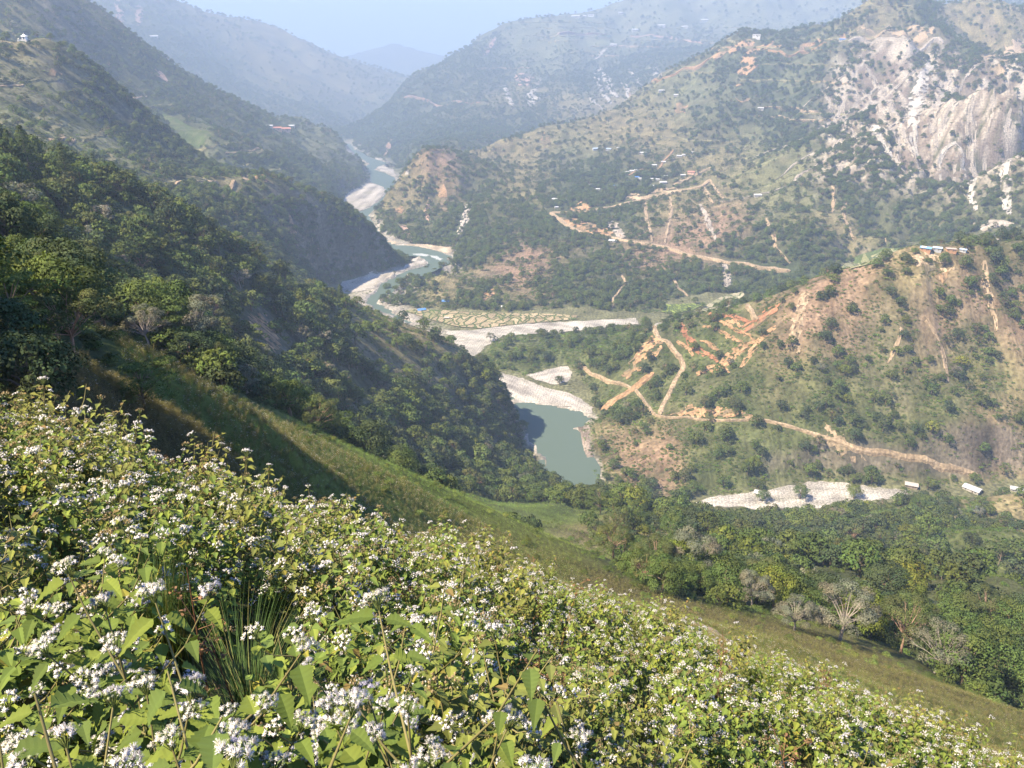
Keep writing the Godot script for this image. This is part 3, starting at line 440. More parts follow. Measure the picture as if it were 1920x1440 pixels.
# The lie of the land: heights surveyed at the crests, valleys and slopes, joined by radial basis functions.
func survey() -> void:
	var all := PackedFloat64Array()
	for list in [SURVEY_NEAR, SURVEY_SLOPES, SURVEY_VALLEY, SURVEY_HILLS, SURVEY_FAR]:
		all.append_array(PackedFloat64Array(list))
	var n := all.size() / 3
	var pa := PackedFloat64Array()
	var pl := PackedFloat64Array()
	var m := PackedFloat64Array()
	var size := n + 2   # n weights, one constant, the right side
	m.resize((n + 1) * size)
	for i in n:
		var x := all[i * 3]
		var z := all[i * 3 + 2]
		var r := sqrt(x * x + z * z)
		pa.append(atan2(x, -z))
		pl.append(log(r))
		m[i * size + n + 1] = (all[i * 3 + 1] + 1.7) / r
	for i in n:
		for j in n:
			var da := pa[i] - pa[j]
			var dl := pl[i] - pl[j]
			m[i * size + j] = -sqrt(da * da + dl * dl + 0.000225)
		m[i * size + n] = 1.0
		m[n * size + i] = 1.0
	# elimination; the matrix is not definite, so rows are exchanged
	var rows := []
	for i in n + 1:
		rows.append(m.slice(i * size, (i + 1) * size))
	for c in n + 1:
		var best := c
		for i in range(c + 1, n + 1):
			if absf(rows[i][c]) > absf(rows[best][c]):
				best = i
		var held = rows[c]
		rows[c] = rows[best]
		rows[best] = held
		var pivot: PackedFloat64Array = rows[c]
		var inv := 1.0 / pivot[c]
		for i in range(c + 1, n + 1):
			var row: PackedFloat64Array = rows[i]
			var f := row[c] * inv
			if f == 0.0:
				continue
			for k in range(c + 1, size):
				row[k] -= f * pivot[k]
			rows[i] = row
	var w := PackedFloat64Array()
	w.resize(n + 1)
	for i in range(n, -1, -1):
		var row: PackedFloat64Array = rows[i]
		var s := row[n + 1]
		for k in range(i + 1, n + 1):
			s -= row[k] * w[k]
		w[i] = s / row[i]
	table.resize(COLS * ROWS)
	for j in ROWS:
		var l := j * 0.025
		for i in COLS:
			var a := azimuth_of(i)
			var q := w[n]
			for k in n:
				var da := a - pa[k]
				var dl := l - pl[k]
				q -= w[k] * sqrt(da * da + dl * dl + 0.000225)
			table[j * COLS + i] = q


func lie(x: float, z: float) -> float:
	var r := maxf(sqrt(x * x + z * z), 1.0)
	var c := column(atan2(x, -z))
	var l := minf(log(r) / 0.025, ROWS - 1.001)
	var ci := int(c)
	var li := int(l)
	var fc := c - ci
	var fl := l - li
	var k := li * COLS + ci
	var q := lerpf(lerpf(table[k], table[k + 1], fc), lerpf(table[k + COLS], table[k + COLS + 1], fc), fl)
	return q * r - 1.7


# the same, rounded off between the table's points
func lie_smooth(x: float, z: float) -> float:
	var r := maxf(sqrt(x * x + z * z), 1.0)
	var c := column(atan2(x, -z))
	var l := minf(log(r) / 0.025, ROWS - 2.001)
	if c < 17.0 or c > 103.0 or l < 1.0:
		return lie(x, z)
	var ci := int(c)
	var li := int(l)
	var fc := c - ci
	var k := (li - 1) * COLS + ci
	var a := cubic_interpolate(table[k], table[k + 1], table[k - 1], table[k + 2], fc)
	k += COLS
	var b := cubic_interpolate(table[k], table[k + 1], table[k - 1], table[k + 2], fc)
	k += COLS
	var d := cubic_interpolate(table[k], table[k + 1], table[k - 1], table[k + 2], fc)
	k += COLS
	var e := cubic_interpolate(table[k], table[k + 1], table[k - 1], table[k + 2], fc)
	return cubic_interpolate(b, d, a, e, l - li) * r - 1.7


func inside_spans(outline: Array, z: float) -> PackedFloat32Array:
	var xs := PackedFloat32Array()
	var n := outline.size() / 2
	for i in n:
		var j := (i + 1) % n
		var z0: float = outline[i * 2 + 1]
		var z1: float = outline[j * 2 + 1]
		if (z0 <= z) != (z1 <= z):
			xs.append(lerpf(outline[i * 2], outline[j * 2], (z - z0) / (z1 - z0)))
	xs.sort()
	return xs


func distances(outlines: Dictionary) -> PackedFloat32Array:
	var d := PackedFloat32Array()
	d.resize(FW * FH)
	d.fill(9999.0)
	for key in outlines:
		for j in FH:
			var xs := inside_spans(outlines[key], FZ + j * FC)
			for k in range(0, xs.size() - 1, 2):
				for i in range(maxi(0, ceili((xs[k] - FX) / FC)), mini(FW - 1, floori((xs[k + 1] - FX) / FC)) + 1):
					d[j * FW + i] = 0.0
	var diag := FC * 1.4142
	for j in range(1, FH):
		for i in range(1, FW - 1):
			var k := j * FW + i
			d[k] = minf(minf(d[k], d[k - 1] + FC), minf(d[k - FW] + FC, minf(d[k - FW - 1], d[k - FW + 1]) + diag))
	for j in range(FH - 2, -1, -1):
		for i in range(FW - 2, 0, -1):
			var k := j * FW + i
			d[k] = minf(minf(d[k], d[k + 1] + FC), minf(d[k + FW] + FC, minf(d[k + FW - 1], d[k + FW + 1]) + diag))
	return d


func far_from(d: PackedFloat32Array, x: float, z: float) -> float:
	var u := (x - FX) / FC
	var v := (z - FZ) / FC
	if u < 1.0 or v < 1.0 or u >= FW - 2 or v >= FH - 2:
		return 9999.0
	var i := int(u)
	var j := int(v)
	var k := j * FW + i
	return lerpf(lerpf(d[k], d[k + 1], u - i), lerpf(d[k + FW], d[k + FW + 1], u - i), v - j)


# Gullies that run down the slope: stripes across the fall line, each cell with a phase of its own.
func gully(x: float, z: float, dx: float, dz: float, wave: float) -> float:
	var px := x / wave
	var pz := z / wave
	var ix := floori(px)
	var iz := floori(pz)
	var total := 0.0
	var sum := 0.0
	for j in range(-1, 2):
		for i in range(-1, 2):
			var k := (((ix + i) & 63) + ((iz + j) & 63) * 64) * 2
			var ox := px - (ix + i + 0.5 + hashes[k] * 0.5)
			var oz := pz - (iz + j + 0.5 + hashes[k + 1] * 0.5)
			var w := 1.0 - (ox * ox + oz * oz) * 0.6
			if w > 0.0:
				w *= w
				total += w
				sum += w * cos((ox * dx + oz * dz) * TAU + hashes[k] * 3.0)
	return sum / maxf(total, 0.001)


# Streaks that fan up from the foot of the great slide.
func slide_streak(x: float, z: float, fine: float) -> float:
	var dx := x - SLIDE_FOOT.x
	var dz := z - SLIDE_FOOT.y
	return rough.get_noise_2d(atan2(dx, -dz) * 420.0 * fine + 700.0, sqrt(dx * dx + dz * dz) * 0.22 * fine)


const SLIDE_FOOT := Vector2(906, -1749)


func relief(x: float, z: float) -> float:
	var r := sqrt(x * x + z * z)
	var h := lie_smooth(x, z)
	var away := 9999.0
	if r > 500.0:
		away = far_from(floor_far, x, z)
	if away < 9000.0 and away < 34.0:
		pass
	if r > 140.0:
		var e := 6.0 + r * 0.006
		var sx := (lie(x + e, z) - lie(x - e, z)) / (2.0 * e)
		var sz := (lie(x, z + e) - lie(x, z - e)) / (2.0 * e)
		var steep := sqrt(sx * sx + sz * sz) + 0.0001
		var fall := smoothstep(0.05, 0.5, steep) * smoothstep(20.0, 160.0, away)
		var dx := -sz / steep
		var dz := sx / steep
		if r > 1400.0:
			h += gully(x, z, dx, dz, 620.0) * 40.0 * fall * smoothstep(1400.0, 3600.0, r)
		if r > 500.0:
			h += gully(x + 300.0, z, dx, dz, 240.0) * 16.0 * fall * smoothstep(750.0, 1900.0, r)
		h += gully(x, z + 77.0, dx, dz, 95.0) * lerpf(3.0, 7.0, smoothstep(900.0, 1500.0, r)) * fall * smoothstep(140.0, 500.0, r)
		if r < 3500.0:
			h += gully(x + 31.0, z, dx, dz, 42.0) * lerpf(2.2, 3.6, smoothstep(900.0, 1500.0, r)) * fall * smoothstep(140.0, 400.0, r)
		var torn := smoothstep(0.34, 0.385, atan2(x, -z)) * smoothstep(1600.0, 1850.0, r) * (1.0 - smoothstep(2600.0, 3000.0, r))
		if torn > 0.0:
			h += slide_streak(x, z, 1.6) * 15.0 * torn * fall + slide_streak(x, z, 4.2) * 5.0 * torn * fall
		if r < 2000.0:
			h += gully(x + 11.0, z + 5.0, dx, dz, 19.0) * 1.3 * fall * smoothstep(200.0, 500.0, r)
		h += rough.get_noise_2d(x, z) * (2.0 + r * 0.002) * smoothstep(140.0, 600.0, r) * smoothstep(5.0, 60.0, away)
	h += rough.get_noise_2d(x * 14.0, z * 14.0) * (0.2 + 0.3 * smoothstep(40.0, 90.0, r)) * smoothstep(2.0, 30.0, r)
	if away < 34.0:
		var level := -398.2 + rough.get_noise_2d(x * 5.0, z * 5.0) * 1.2
		level = minf(h, level) if away > 0.5 and h < level else level
		h = lerpf(level, maxf(h, -398.0), smoothstep(0.0, 34.0, away))
		var wet := far_from(water_far, x, z)
		h = lerpf(-405.0, h, smoothstep(0.0, 7.0, wet))
	return h


func prepare_land() -> void:
	var random := RandomNumberGenerator.new()
	random.seed = 11
	hashes.resize(64 * 64 * 2)
	for i in hashes.size():
		hashes[i] = random.randf_range(-1.0, 1.0)
	rough.seed = 5
	rough.noise_type = FastNoiseLite.TYPE_SIMPLEX_SMOOTH
	rough.frequency = 0.008
	rough.fractal_octaves = 4
	survey()
	floor_far = distances(FLOOR_OUTLINES)
	water_far = distances(WATER_OUTLINES)
	for spec in LAND:
		var p := {"name": spec[0], "x": spec[1], "z": spec[3], "cell": spec[5], "w": int((spec[2] - spec[1]) / spec[5]) + 1, "h": int((spec[4] - spec[3]) / spec[5]) + 1}
		var hs := PackedFloat32Array()
		hs.resize(p.w * p.h)
		for j in p.h:
			for i in p.w:
				hs[j * p.w + i] = relief(p.x + i * p.cell, p.z + j * p.cell)
		p.heights = hs
		patches.append(p)


# name, x from, x to, z from, z to, cell: each lies within the next
const LAND := [
	["near_meadow", -40.0, 60.0, -80.0, 16.0, 0.8],
	["hillside", -240.0, 260.0, -400.0, 40.0, 3.5],
	["valley_sides", -720.0, 860.0, -1440.0, 80.0, 5.0],
	["hills", -2200.0, 2400.0, -3500.0, 200.0, 10.0],
	["far_mountains", -8000.0, 8000.0, -11000.0, 600.0, 50.0],
]


func patch_height(p: Dictionary, x: float, z: float) -> float:
	var u: float = (x - p.x) / p.cell
	var v: float = (z - p.z) / p.cell
	var i := clampi(int(u), 0, p.w - 2)
	var j := clampi(int(v), 0, p.h - 2)
	var fu := u - i
	var fv := v - j
	var hs: PackedFloat32Array = p.heights
	var k: int = j * p.w + i
	var w: int = p.w
	# the same two triangles that are drawn: the diagonal runs from (1, 0) to (0, 1)
	if fu + fv < 1.0:
		return hs[k] + (hs[k + 1] - hs[k]) * fu + (hs[k + w] - hs[k]) * fv
	return hs[k + w + 1] + (hs[k + w] - hs[k + w + 1]) * (1.0 - fu) + (hs[k + 1] - hs[k + w + 1]) * (1.0 - fv)


func ground(x: float, z: float) -> float:
	for p in patches:
		if x >= p.x and z >= p.z and x < p.x + (p.w - 1) * p.cell and z < p.z + (p.h - 1) * p.cell:
			return patch_height(p, x, z)
	return lie(x, z)


# ---------------------------------------------------------------- helpers
class Shape:
	var v := PackedVector3Array()
	var n := PackedVector3Array()
	var c := PackedColorArray()

	func tri(a: Vector3, b: Vector3, d: Vector3, na: Vector3, nb: Vector3, nd: Vector3, ca: Color, cb: Color, cd: Color) -> void:
		# clockwise seen from the side the normals point to
		if (b - a).cross(d - a).dot(na + nb + nd) > 0.0:
			v.append_array([a, d, b])
			n.append_array([na, nd, nb])
			c.append_array([ca, cd, cb])
		else:
			v.append_array([a, b, d])
			n.append_array([na, nb, nd])
			c.append_array([ca, cb, cd])

	func flat(a: Vector3, b: Vector3, d: Vector3, up: Vector3, col: Color) -> void:
		var nn := (b - a).cross(d - a).normalized()
		if nn.dot(up) < 0.0:
			nn = -nn
		tri(a, b, d, nn, nn, nn, col, col, col)

	func quad(a: Vector3, b: Vector3, d: Vector3, e: Vector3, out: Vector3, col: Color) -> void:
		flat(a, b, d, out, col)
		flat(a, d, e, out, col)

	func box(at: Vector3, half: Vector3, col: Color, turn := Basis()) -> void:
		for axis in 3:
			for s in [-1.0, 1.0]:
				var o := Vector3.ZERO
				o[axis] = s * half[axis]
				var p := Vector3.ZERO
				p[(axis + 1) % 3] = half[(axis + 1) % 3]
				var q := Vector3.ZERO
				q[(axis + 2) % 3] = half[(axis + 2) % 3]
				quad(at + turn * (o - p - q), at + turn * (o + p - q), at + turn * (o + p + q), at + turn * (o - p + q), turn * o, col)

	func tube(points: Array, radii: Array, col: Color, sides := 5) -> void:
		var rings := []
		for i in points.size():
			var dir: Vector3 = (points[mini(i + 1, points.size() - 1)] - points[maxi(i - 1, 0)]).normalized()
			var side := dir.cross(Vector3(0.31, 0.2, 0.93)).normalized()
			var other := dir.cross(side)
			var ring := []
			for k in sides:
				var a := TAU * k / sides
				ring.append(side * cos(a) + other * sin(a))
			rings.append(ring)
		for i in points.size() - 1:
			for k in sides:
				var l := (k + 1) % sides
				var a: Vector3 = points[i] + rings[i][k] * radii[i]
				var b: Vector3 = points[i] + rings[i][l] * radii[i]
				var d: Vector3 = points[i + 1] + rings[i + 1][l] * radii[i + 1]
				var e: Vector3 = points[i + 1] + rings[i + 1][k] * radii[i + 1]
				tri(a, b, d, rings[i][k], rings[i][l], rings[i + 1][l], col, col, col)
				tri(a, d, e, rings[i][k], rings[i + 1][l], rings[i + 1][k], col, col, col)

	func mesh() -> ArrayMesh:
		var m := ArrayMesh.new()
		var a := []
		a.resize(Mesh.ARRAY_MAX)
		a[Mesh.ARRAY_VERTEX] = v
		a[Mesh.ARRAY_NORMAL] = n
		a[Mesh.ARRAY_COLOR] = c
		m.add_surface_from_arrays(Mesh.PRIMITIVE_TRIANGLES, a)
		return m


var dice := RandomNumberGenerator.new()
var used := {}
var mats := {}


func numbered(called: String) -> String:
	var k: int = used.get(called, 0)
	used[called] = k + 1
	return called if k == 0 else "%s_%03d" % [called, k]


func rnd(a: float, b: float) -> float:
	return dice.randf_range(a, b)


func ball() -> Vector3:
	while true:
		var p := Vector3(rnd(-1, 1), rnd(-1, 1), rnd(-1, 1))
		if p.length_squared() < 1.0 and p.length_squared() > 0.01:
			return p
	return Vector3.UP


func part(called: String, mesh: Mesh, mat: Material, parent: Node) -> MeshInstance3D:
	var o := MeshInstance3D.new()
	o.name = called
	o.mesh = mesh
	o.material_override = mat
	parent.add_child(o, true)
	return o


func tag(o: Node, label: String, category: String, group := "") -> Node:
	o.set_meta("label", label)
	o.set_meta("category", category)
	if group:
		o.set_meta("group", group)
	return o


func thing(called: String, label: String, category: String, at: Vector3, group := "") -> Node3D:
	var o := Node3D.new()
	o.name = numbered(called)
	o.position = at
	add_child(o)
	tag(o, label, category, group)
	return o


func scatter(called: String, label: String, mesh: Mesh, mat: Material, spots: Array, tints: PackedColorArray) -> void:
	if spots.is_empty():
		return
	var mm := MultiMesh.new()
	mm.transform_format = MultiMesh.TRANSFORM_3D
	mm.use_colors = true
	mm.mesh = mesh
	mm.instance_count = spots.size()
	for i in spots.size():
		mm.set_instance_transform(i, spots[i])
		mm.set_instance_color(i, tints[i])
	var o := MultiMeshInstance3D.new()
	o.name = numbered(called)
	o.multimesh = mm
	o.material_override = mat
	o.set_meta("kind", "stuff")
	o.set_meta("label", label)
	add_child(o)


func noise_texture(octaves: int, freq: float, low: float, high: float, normal := false, seed_ := 1) -> NoiseTexture2D:
	var f := FastNoiseLite.new()
	f.seed = seed_
	f.noise_type = FastNoiseLite.TYPE_SIMPLEX_SMOOTH
	f.frequency = freq
	f.fractal_octaves = octaves
	var t := NoiseTexture2D.new()
	t.width = 512
	t.height = 512
	t.seamless = true
	t.noise = f
	if normal:
		t.as_normal_map = true
		t.bump_strength = 6.0
	else:
		var ramp := Gradient.new()
		ramp.set_color(0, Color(low, low, low).linear_to_srgb())
		ramp.set_color(1, Color(high, high, high).linear_to_srgb())
		t.color_ramp = ramp
	return t


func earth(period: float, bump: float) -> StandardMaterial3D:
	var m := StandardMaterial3D.new()
	m.vertex_color_use_as_albedo = true
	m.albedo_texture = noise_texture(6, 0.012, 0.25, 1.1)
	m.uv1_triplanar = true
	m.uv1_world_triplanar = true
	m.uv1_scale = Vector3.ONE / period
	m.roughness = 1.0
	m.metallic_specular = 0.15
	m.normal_enabled = true
	m.normal_texture = noise_texture(5, 0.02, 0, 1, true, 3)
	m.normal_scale = bump
	return m


func leafy(light: float) -> StandardMaterial3D:
	var m := StandardMaterial3D.new()
	m.vertex_color_use_as_albedo = true
	m.roughness = 0.75
	m.metallic_specular = 0.25
	m.backlight_enabled = true
	m.backlight = Color(light, light, light * 0.6).linear_to_srgb()
	m.cull_mode = BaseMaterial3D.CULL_DISABLED
	return m


func make_materials() -> void:
	mats.leaf = leafy(0.5)
	mats.blade = leafy(0.4)
	mats.petal = leafy(0.5)
	mats.petal.roughness = 0.9
	var bark := StandardMaterial3D.new()
	bark.vertex_color_use_as_albedo = true
	bark.roughness = 0.95
	bark.metallic_specular = 0.2
	mats.bark = bark
	mats.near = earth(1.4, 0.8)
	mats.mid = earth(11.0, 1.0)
	mats.far = earth(34.0, 1.0)
	mats.scar = earth(26.0, 1.4)
	mats.gravel = earth(16.0, 0.7)
	var water := StandardMaterial3D.new()
	water.albedo_color = Color(0.072, 0.098, 0.080).linear_to_srgb()
	water.roughness = 0.3
	water.metallic_specular = 0.06
	water.normal_enabled = true
	water.normal_texture = noise_texture(3, 0.02, 0, 1, true, 9)
	water.normal_scale = 0.12
	water.uv1_triplanar = true
	water.uv1_world_triplanar = true
	water.uv1_scale = Vector3.ONE / 14.0
	mats.water = water
	var paint := StandardMaterial3D.new()
	paint.vertex_color_use_as_albedo = true
	paint.roughness = 0.7
	mats.paint = paint


# ---------------------------------------------------------------- what grows where
const KINDS := {
	"F": [Color(0.046, 0.060, 0.028), 1.0, 0.7, 0.0],
	"f": [Color(0.081, 0.085, 0.041), 0.55, 0.9, 0.0],
	"S": [Color(0.080, 0.092, 0.036), 0.22, 1.2, 0.0],
	"D": [Color(0.190, 0.161, 0.083), 0.11, 0.5, 0.0],
	"O": [Color(0.149, 0.149, 0.073), 0.02, 0.18, 0.0],
	"P": [Color(0.215, 0.146, 0.100), 0.09, 0.5, 0.0],
	"R": [Color(0.210, 0.172, 0.142), 0.01, 0.20, 0.0],
	"T": [Color(0.145, 0.150, 0.080), 0.13, 0.5, 0.0],
	"G": [Color(0.098, 0.124, 0.034), 0.0, 0.08, 1.0],
	"W": [Color(0.105, 0.088, 0.042), 0.0, 0.05, 1.0],
	"M": [Color(0.050, 0.052, 0.024), 0.0, 0.0, 1.0],
	"Y": [Color(0.115, 0.120, 0.036), 0.0, 0.0, 1.0],
}
var cover := []     # per table cell: colour, tree share, shrub share, meadow share
const CROWS := 191


func survey_cover() -> void:
	var a := PackedFloat32Array()
	var l := PackedFloat32Array()
	var what := []
	for key in COVER:
		var list: Array = COVER[key]
		for i in list.size() / 2:
			var x: float = list[i * 2]
			var z: float = list[i * 2 + 1]
			a.append(atan2(x, -z))
			l.append(log(sqrt(x * x + z * z)))
			what.append(KINDS[key])
	var n := a.size()
	cover.resize(COLS * CROWS)
	for j in CROWS:
		var lr := j * 0.05
		for i in COLS:
			var az := azimuth_of(i)
			var sum := 0.0
			var col := Color(0, 0, 0)
			var t := 0.0
			var s := 0.0
			var g := 0.0
			for k in n:
				var da := az - a[k]
				var dl := (lr - l[k]) * 0.6
				var w := 1.0 / (da * da + dl * dl + 0.0004)
				w *= w
				sum += w
				var kind: Array = what[k]
				col += kind[0] * w
				t += kind[1] * w
				s += kind[2] * w
				g += kind[3] * w
			cover[j * COLS + i] = [col * (1.0 / sum), t / sum, s / sum, g / sum]


func cover_at(x: float, z: float) -> Array:
	# the borders wander
	var r := sqrt(x * x + z * z)
	var wob := 0.03 * r
	var x2 := x + rough.get_noise_2d(x * 900.0 / (r + 60.0) + 500.0, z * 900.0 / (r + 60.0)) * wob
	var z2 := z + rough.get_noise_2d(x * 900.0 / (r + 60.0), z * 900.0 / (r + 60.0) + 700.0) * wob
	r = maxf(sqrt(x2 * x2 + z2 * z2), 1.0)
	var c := column(atan2(x2, -z2))
	var l := minf(log(r) / 0.05, CROWS - 1.01)
	var ci := int(c)
	var li := int(l)
	var fc := c - ci
	var fl := l - li
	var p: Array = cover[li * COLS + ci]
	var q: Array = cover[li * COLS + ci + 1]
	var u: Array = cover[(li + 1) * COLS + ci]
	var v: Array = cover[(li + 1) * COLS + ci + 1]
	var out := [p[0].lerp(q[0], fc).lerp(u[0].lerp(v[0], fc), fl)]
	for k in range(1, 4):
		out.append(lerpf(lerpf(p[k], q[k], fc), lerpf(u[k], v[k], fc), fl))
	return out


var skyline := PackedFloat32Array()


func survey_sight() -> void:
	skyline.resize(COLS * ROWS)
	for i in COLS:
		var top := -9.0
		for j in ROWS:
			skyline[j * COLS + i] = top
			top = maxf(top, table[j * COLS + i] - 1.7 / exp(j * 0.025))


func in_sight(x: float, z: float, y: float, tall: float) -> bool:
	var r := sqrt(x * x + z * z)
	var a := atan2(x, -z)
	if absf(a) > 0.80:
		return false
	var c := int(column(a))
	var j := clampi(int(log(r) / 0.025) - 3, 0, ROWS - 1)
	var low := minf(skyline[j * COLS + c], minf(skyline[j * COLS + c - 1], skyline[j * COLS + c + 1]))
	return (y + tall) / r > low - 0.015


# what keeps plants away: roads, bare earth, gravel, fields, houses
const OX := -1400.0
const OZ := -3600.0
const OC := 4.0
const OW := 850
const OH := 900
var taken := PackedByteArray()


func take_outline(outline: Array, how := 1) -> void:
	for j in OH:
		var z := OZ + j * OC
		var xs := inside_spans(outline, z)
		for k in range(0, xs.size() - 1, 2):
			for i in range(maxi(0, ceili((xs[k] - OX) / OC)), mini(OW - 1, floori((xs[k + 1] - OX) / OC)) + 1):
				taken[j * OW + i] = how


func take_disc(x: float, z: float, r: float, how := 1) -> void:
	for j in range(maxi(0, int((z - r - OZ) / OC)), mini(OH - 1, int((z + r - OZ) / OC) + 1) + 1):
		for i in range(maxi(0, int((x - r - OX) / OC)), mini(OW - 1, int((x + r - OX) / OC) + 1) + 1):
			if Vector2(OX + i * OC - x, OZ + j * OC - z).length() <= r and taken[j * OW + i] != 1:
				taken[j * OW + i] = how


func is_taken(x: float, z: float) -> bool:
	var i := int((x - OX) / OC + 0.5)
	var j := int((z - OZ) / OC + 0.5)
	if i < 0 or j < 0 or i >= OW or j >= OH or taken[j * OW + i] == 0:
		return false
	return taken[j * OW + i] == 1 or rnd(0.0, 1.0) < 0.72


# ---------------------------------------------------------------- land
func soil(x: float, z: float, y: float, steep: float) -> Color:
	var r := sqrt(x * x + z * z)
	var got := cover_at(x, z)
	var col: Color = got[0]
	var n := rough.get_noise_2d(x * 3.0, z * 3.0)
	var m := rough.get_noise_2d(x * 0.7 + 900.0, z * 0.7)
	var fine := rough.get_noise_2d(x * 11.0, z * 11.0)
	col = col * (1.0 + 0.5 * n + 0.5 * fine) * 1.35
	var away := smoothstep(150.0, 500.0, r)
	col = col.lerp(Color(0.20, 0.165, 0.12), clampf(m * 0.8 + fine * 0.5 - 0.10, 0.0, 0.45) * away)
	col = col.lerp(Color(0.055, 0.075, 0.028), clampf(-n * 1.3 + fine * 0.8 - 0.15, 0.0, 0.7) * away)
	var torn := smoothstep(0.345, 0.385, atan2(x, -z)) * smoothstep(1700.0, 1900.0, r) * (1.0 - smoothstep(2520.0, 2800.0, r)) * smoothstep(-330.0, -250.0, y)
	if torn > 0.0:
		var g := slide_streak(x, z, 4.2) * 1.3 + slide_streak(x, z, 1.6) * 0.9 + fine * 0.35
		var face := Color(0.17, 0.135, 0.105).lerp(Color(0.40, 0.355, 0.29), smoothstep(-0.05, 0.55, g + m * 0.7)).lerp(Color(0.085, 0.092, 0.045), smoothstep(0.25, 0.8, -g + m * 0.5))
		col = col.lerp(face * 1.35, torn * 0.9)
	if steep > 0.9 and r > 300.0 and torn < 0.3:
		col = col.lerp(Color(0.20, 0.17, 0.135) * (1.0 + n), smoothstep(0.9, 1.5, steep) * 0.7)
	if r > 500.0 and y < -390.0:
		var d := far_from(floor_far, x, z)
		col = col.lerp(Color(0.17, 0.17, 0.09) * (1.0 + 0.5 * n), 1.0 - smoothstep(0.0, 16.0, d))
		var w := far_from(water_far, x, z)
		col = col.lerp(Color(0.36, 0.33, 0.28) * (1.0 + 0.6 * n), 1.0 - smoothstep(8.0, 16.0 + 50.0 * smoothstep(1000.0, 1200.0, r), w))
	return col


func draw_land() -> void:
	for n in patches.size():
		var p: Dictionary = patches[n]
		var verts := PackedVector3Array()
		var normals := PackedVector3Array()
		var colors := PackedColorArray()
		var index := PackedInt32Array()
		var hs: PackedFloat32Array = p.heights
		var w: int = p.w
		var h: int = p.h
		for j in h:
			for i in w:
				var x: float = p.x + i * p.cell
				var z: float = p.z + j * p.cell
				var k := j * w + i
				verts.append(Vector3(x, hs[k], z))
				var sx: float = (hs[j * w + mini(i + 1, w - 1)] - hs[j * w + maxi(i - 1, 0)]) / (p.cell * (mini(i + 1, w - 1) - maxi(i - 1, 0)))
				var sz: float = (hs[mini(j + 1, h - 1) * w + i] - hs[maxi(j - 1, 0) * w + i]) / (p.cell * (mini(j + 1, h - 1) - maxi(j - 1, 0)))
				normals.append(Vector3(-sx, 1.0, -sz).normalized())
				colors.append(soil(x, z, hs[k], sqrt(sx * sx + sz * sz)))
		var hole := Rect2()
		if n > 0:
			var f: Dictionary = patches[n - 1]
			hole = Rect2(f.x, f.z, (f.w - 1) * f.cell, (f.h - 1) * f.cell).grow(-f.cell)
		for j in h - 1:
			for i in w - 1:
				if n > 0 and hole.encloses(Rect2(p.x + i * p.cell, p.z + j * p.cell, p.cell, p.cell)):
					continue
				var k := j * w + i
				index.append_array([k, k + 1, k + w, k + 1, k + w + 1, k + w])
		var a := []
		a.resize(Mesh.ARRAY_MAX)
		a[Mesh.ARRAY_VERTEX] = verts
		a[Mesh.ARRAY_NORMAL] = normals
		a[Mesh.ARRAY_COLOR] = colors
		a[Mesh.ARRAY_INDEX] = index
		var m := ArrayMesh.new()
		m.add_surface_from_arrays(Mesh.PRIMITIVE_TRIANGLES, a)
		var o := part(p.name, m, [mats.near, mats.mid, mats.far, mats.far, mats.far][n], self)
		o.set_meta("kind", "structure")
		o.set_meta("label", LAND_LABELS[n])


const LAND_LABELS := ["soil of the flower meadow under the plants", "steep hillside falling away below the meadow", "slopes and flats around the near river pool", "terraced and forested hills along the river valley", "hazy mountains closing the valley"]

const SHADES := {
	"tan": Color(0.34, 0.26, 0.17), "orange": Color(0.33, 0.212, 0.118), "red": Color(0.30, 0.148, 0.085), "pale": Color(0.34, 0.30, 0.25),
	"white": Color(0.39, 0.36, 0.315), "pink": Color(0.37, 0.25, 0.19), "rock": Color(0.225, 0.185, 0.155), "gravel": Color(0.37, 0.345, 0.30), "sand": Color(0.40, 0.33, 0.24), "terrace": Color(0.225, 0.205, 0.11),
}


func lay(x: float, z: float, lift: float) -> Vector3:
	return Vector3(x, ground(x, z) + lift, z)


func land_normal(x: float, z: float, e: float) -> Vector3:
	return Vector3(ground(x - e, z) - ground(x + e, z), 2.0 * e, ground(x, z - e) - ground(x, z + e)).normalized()


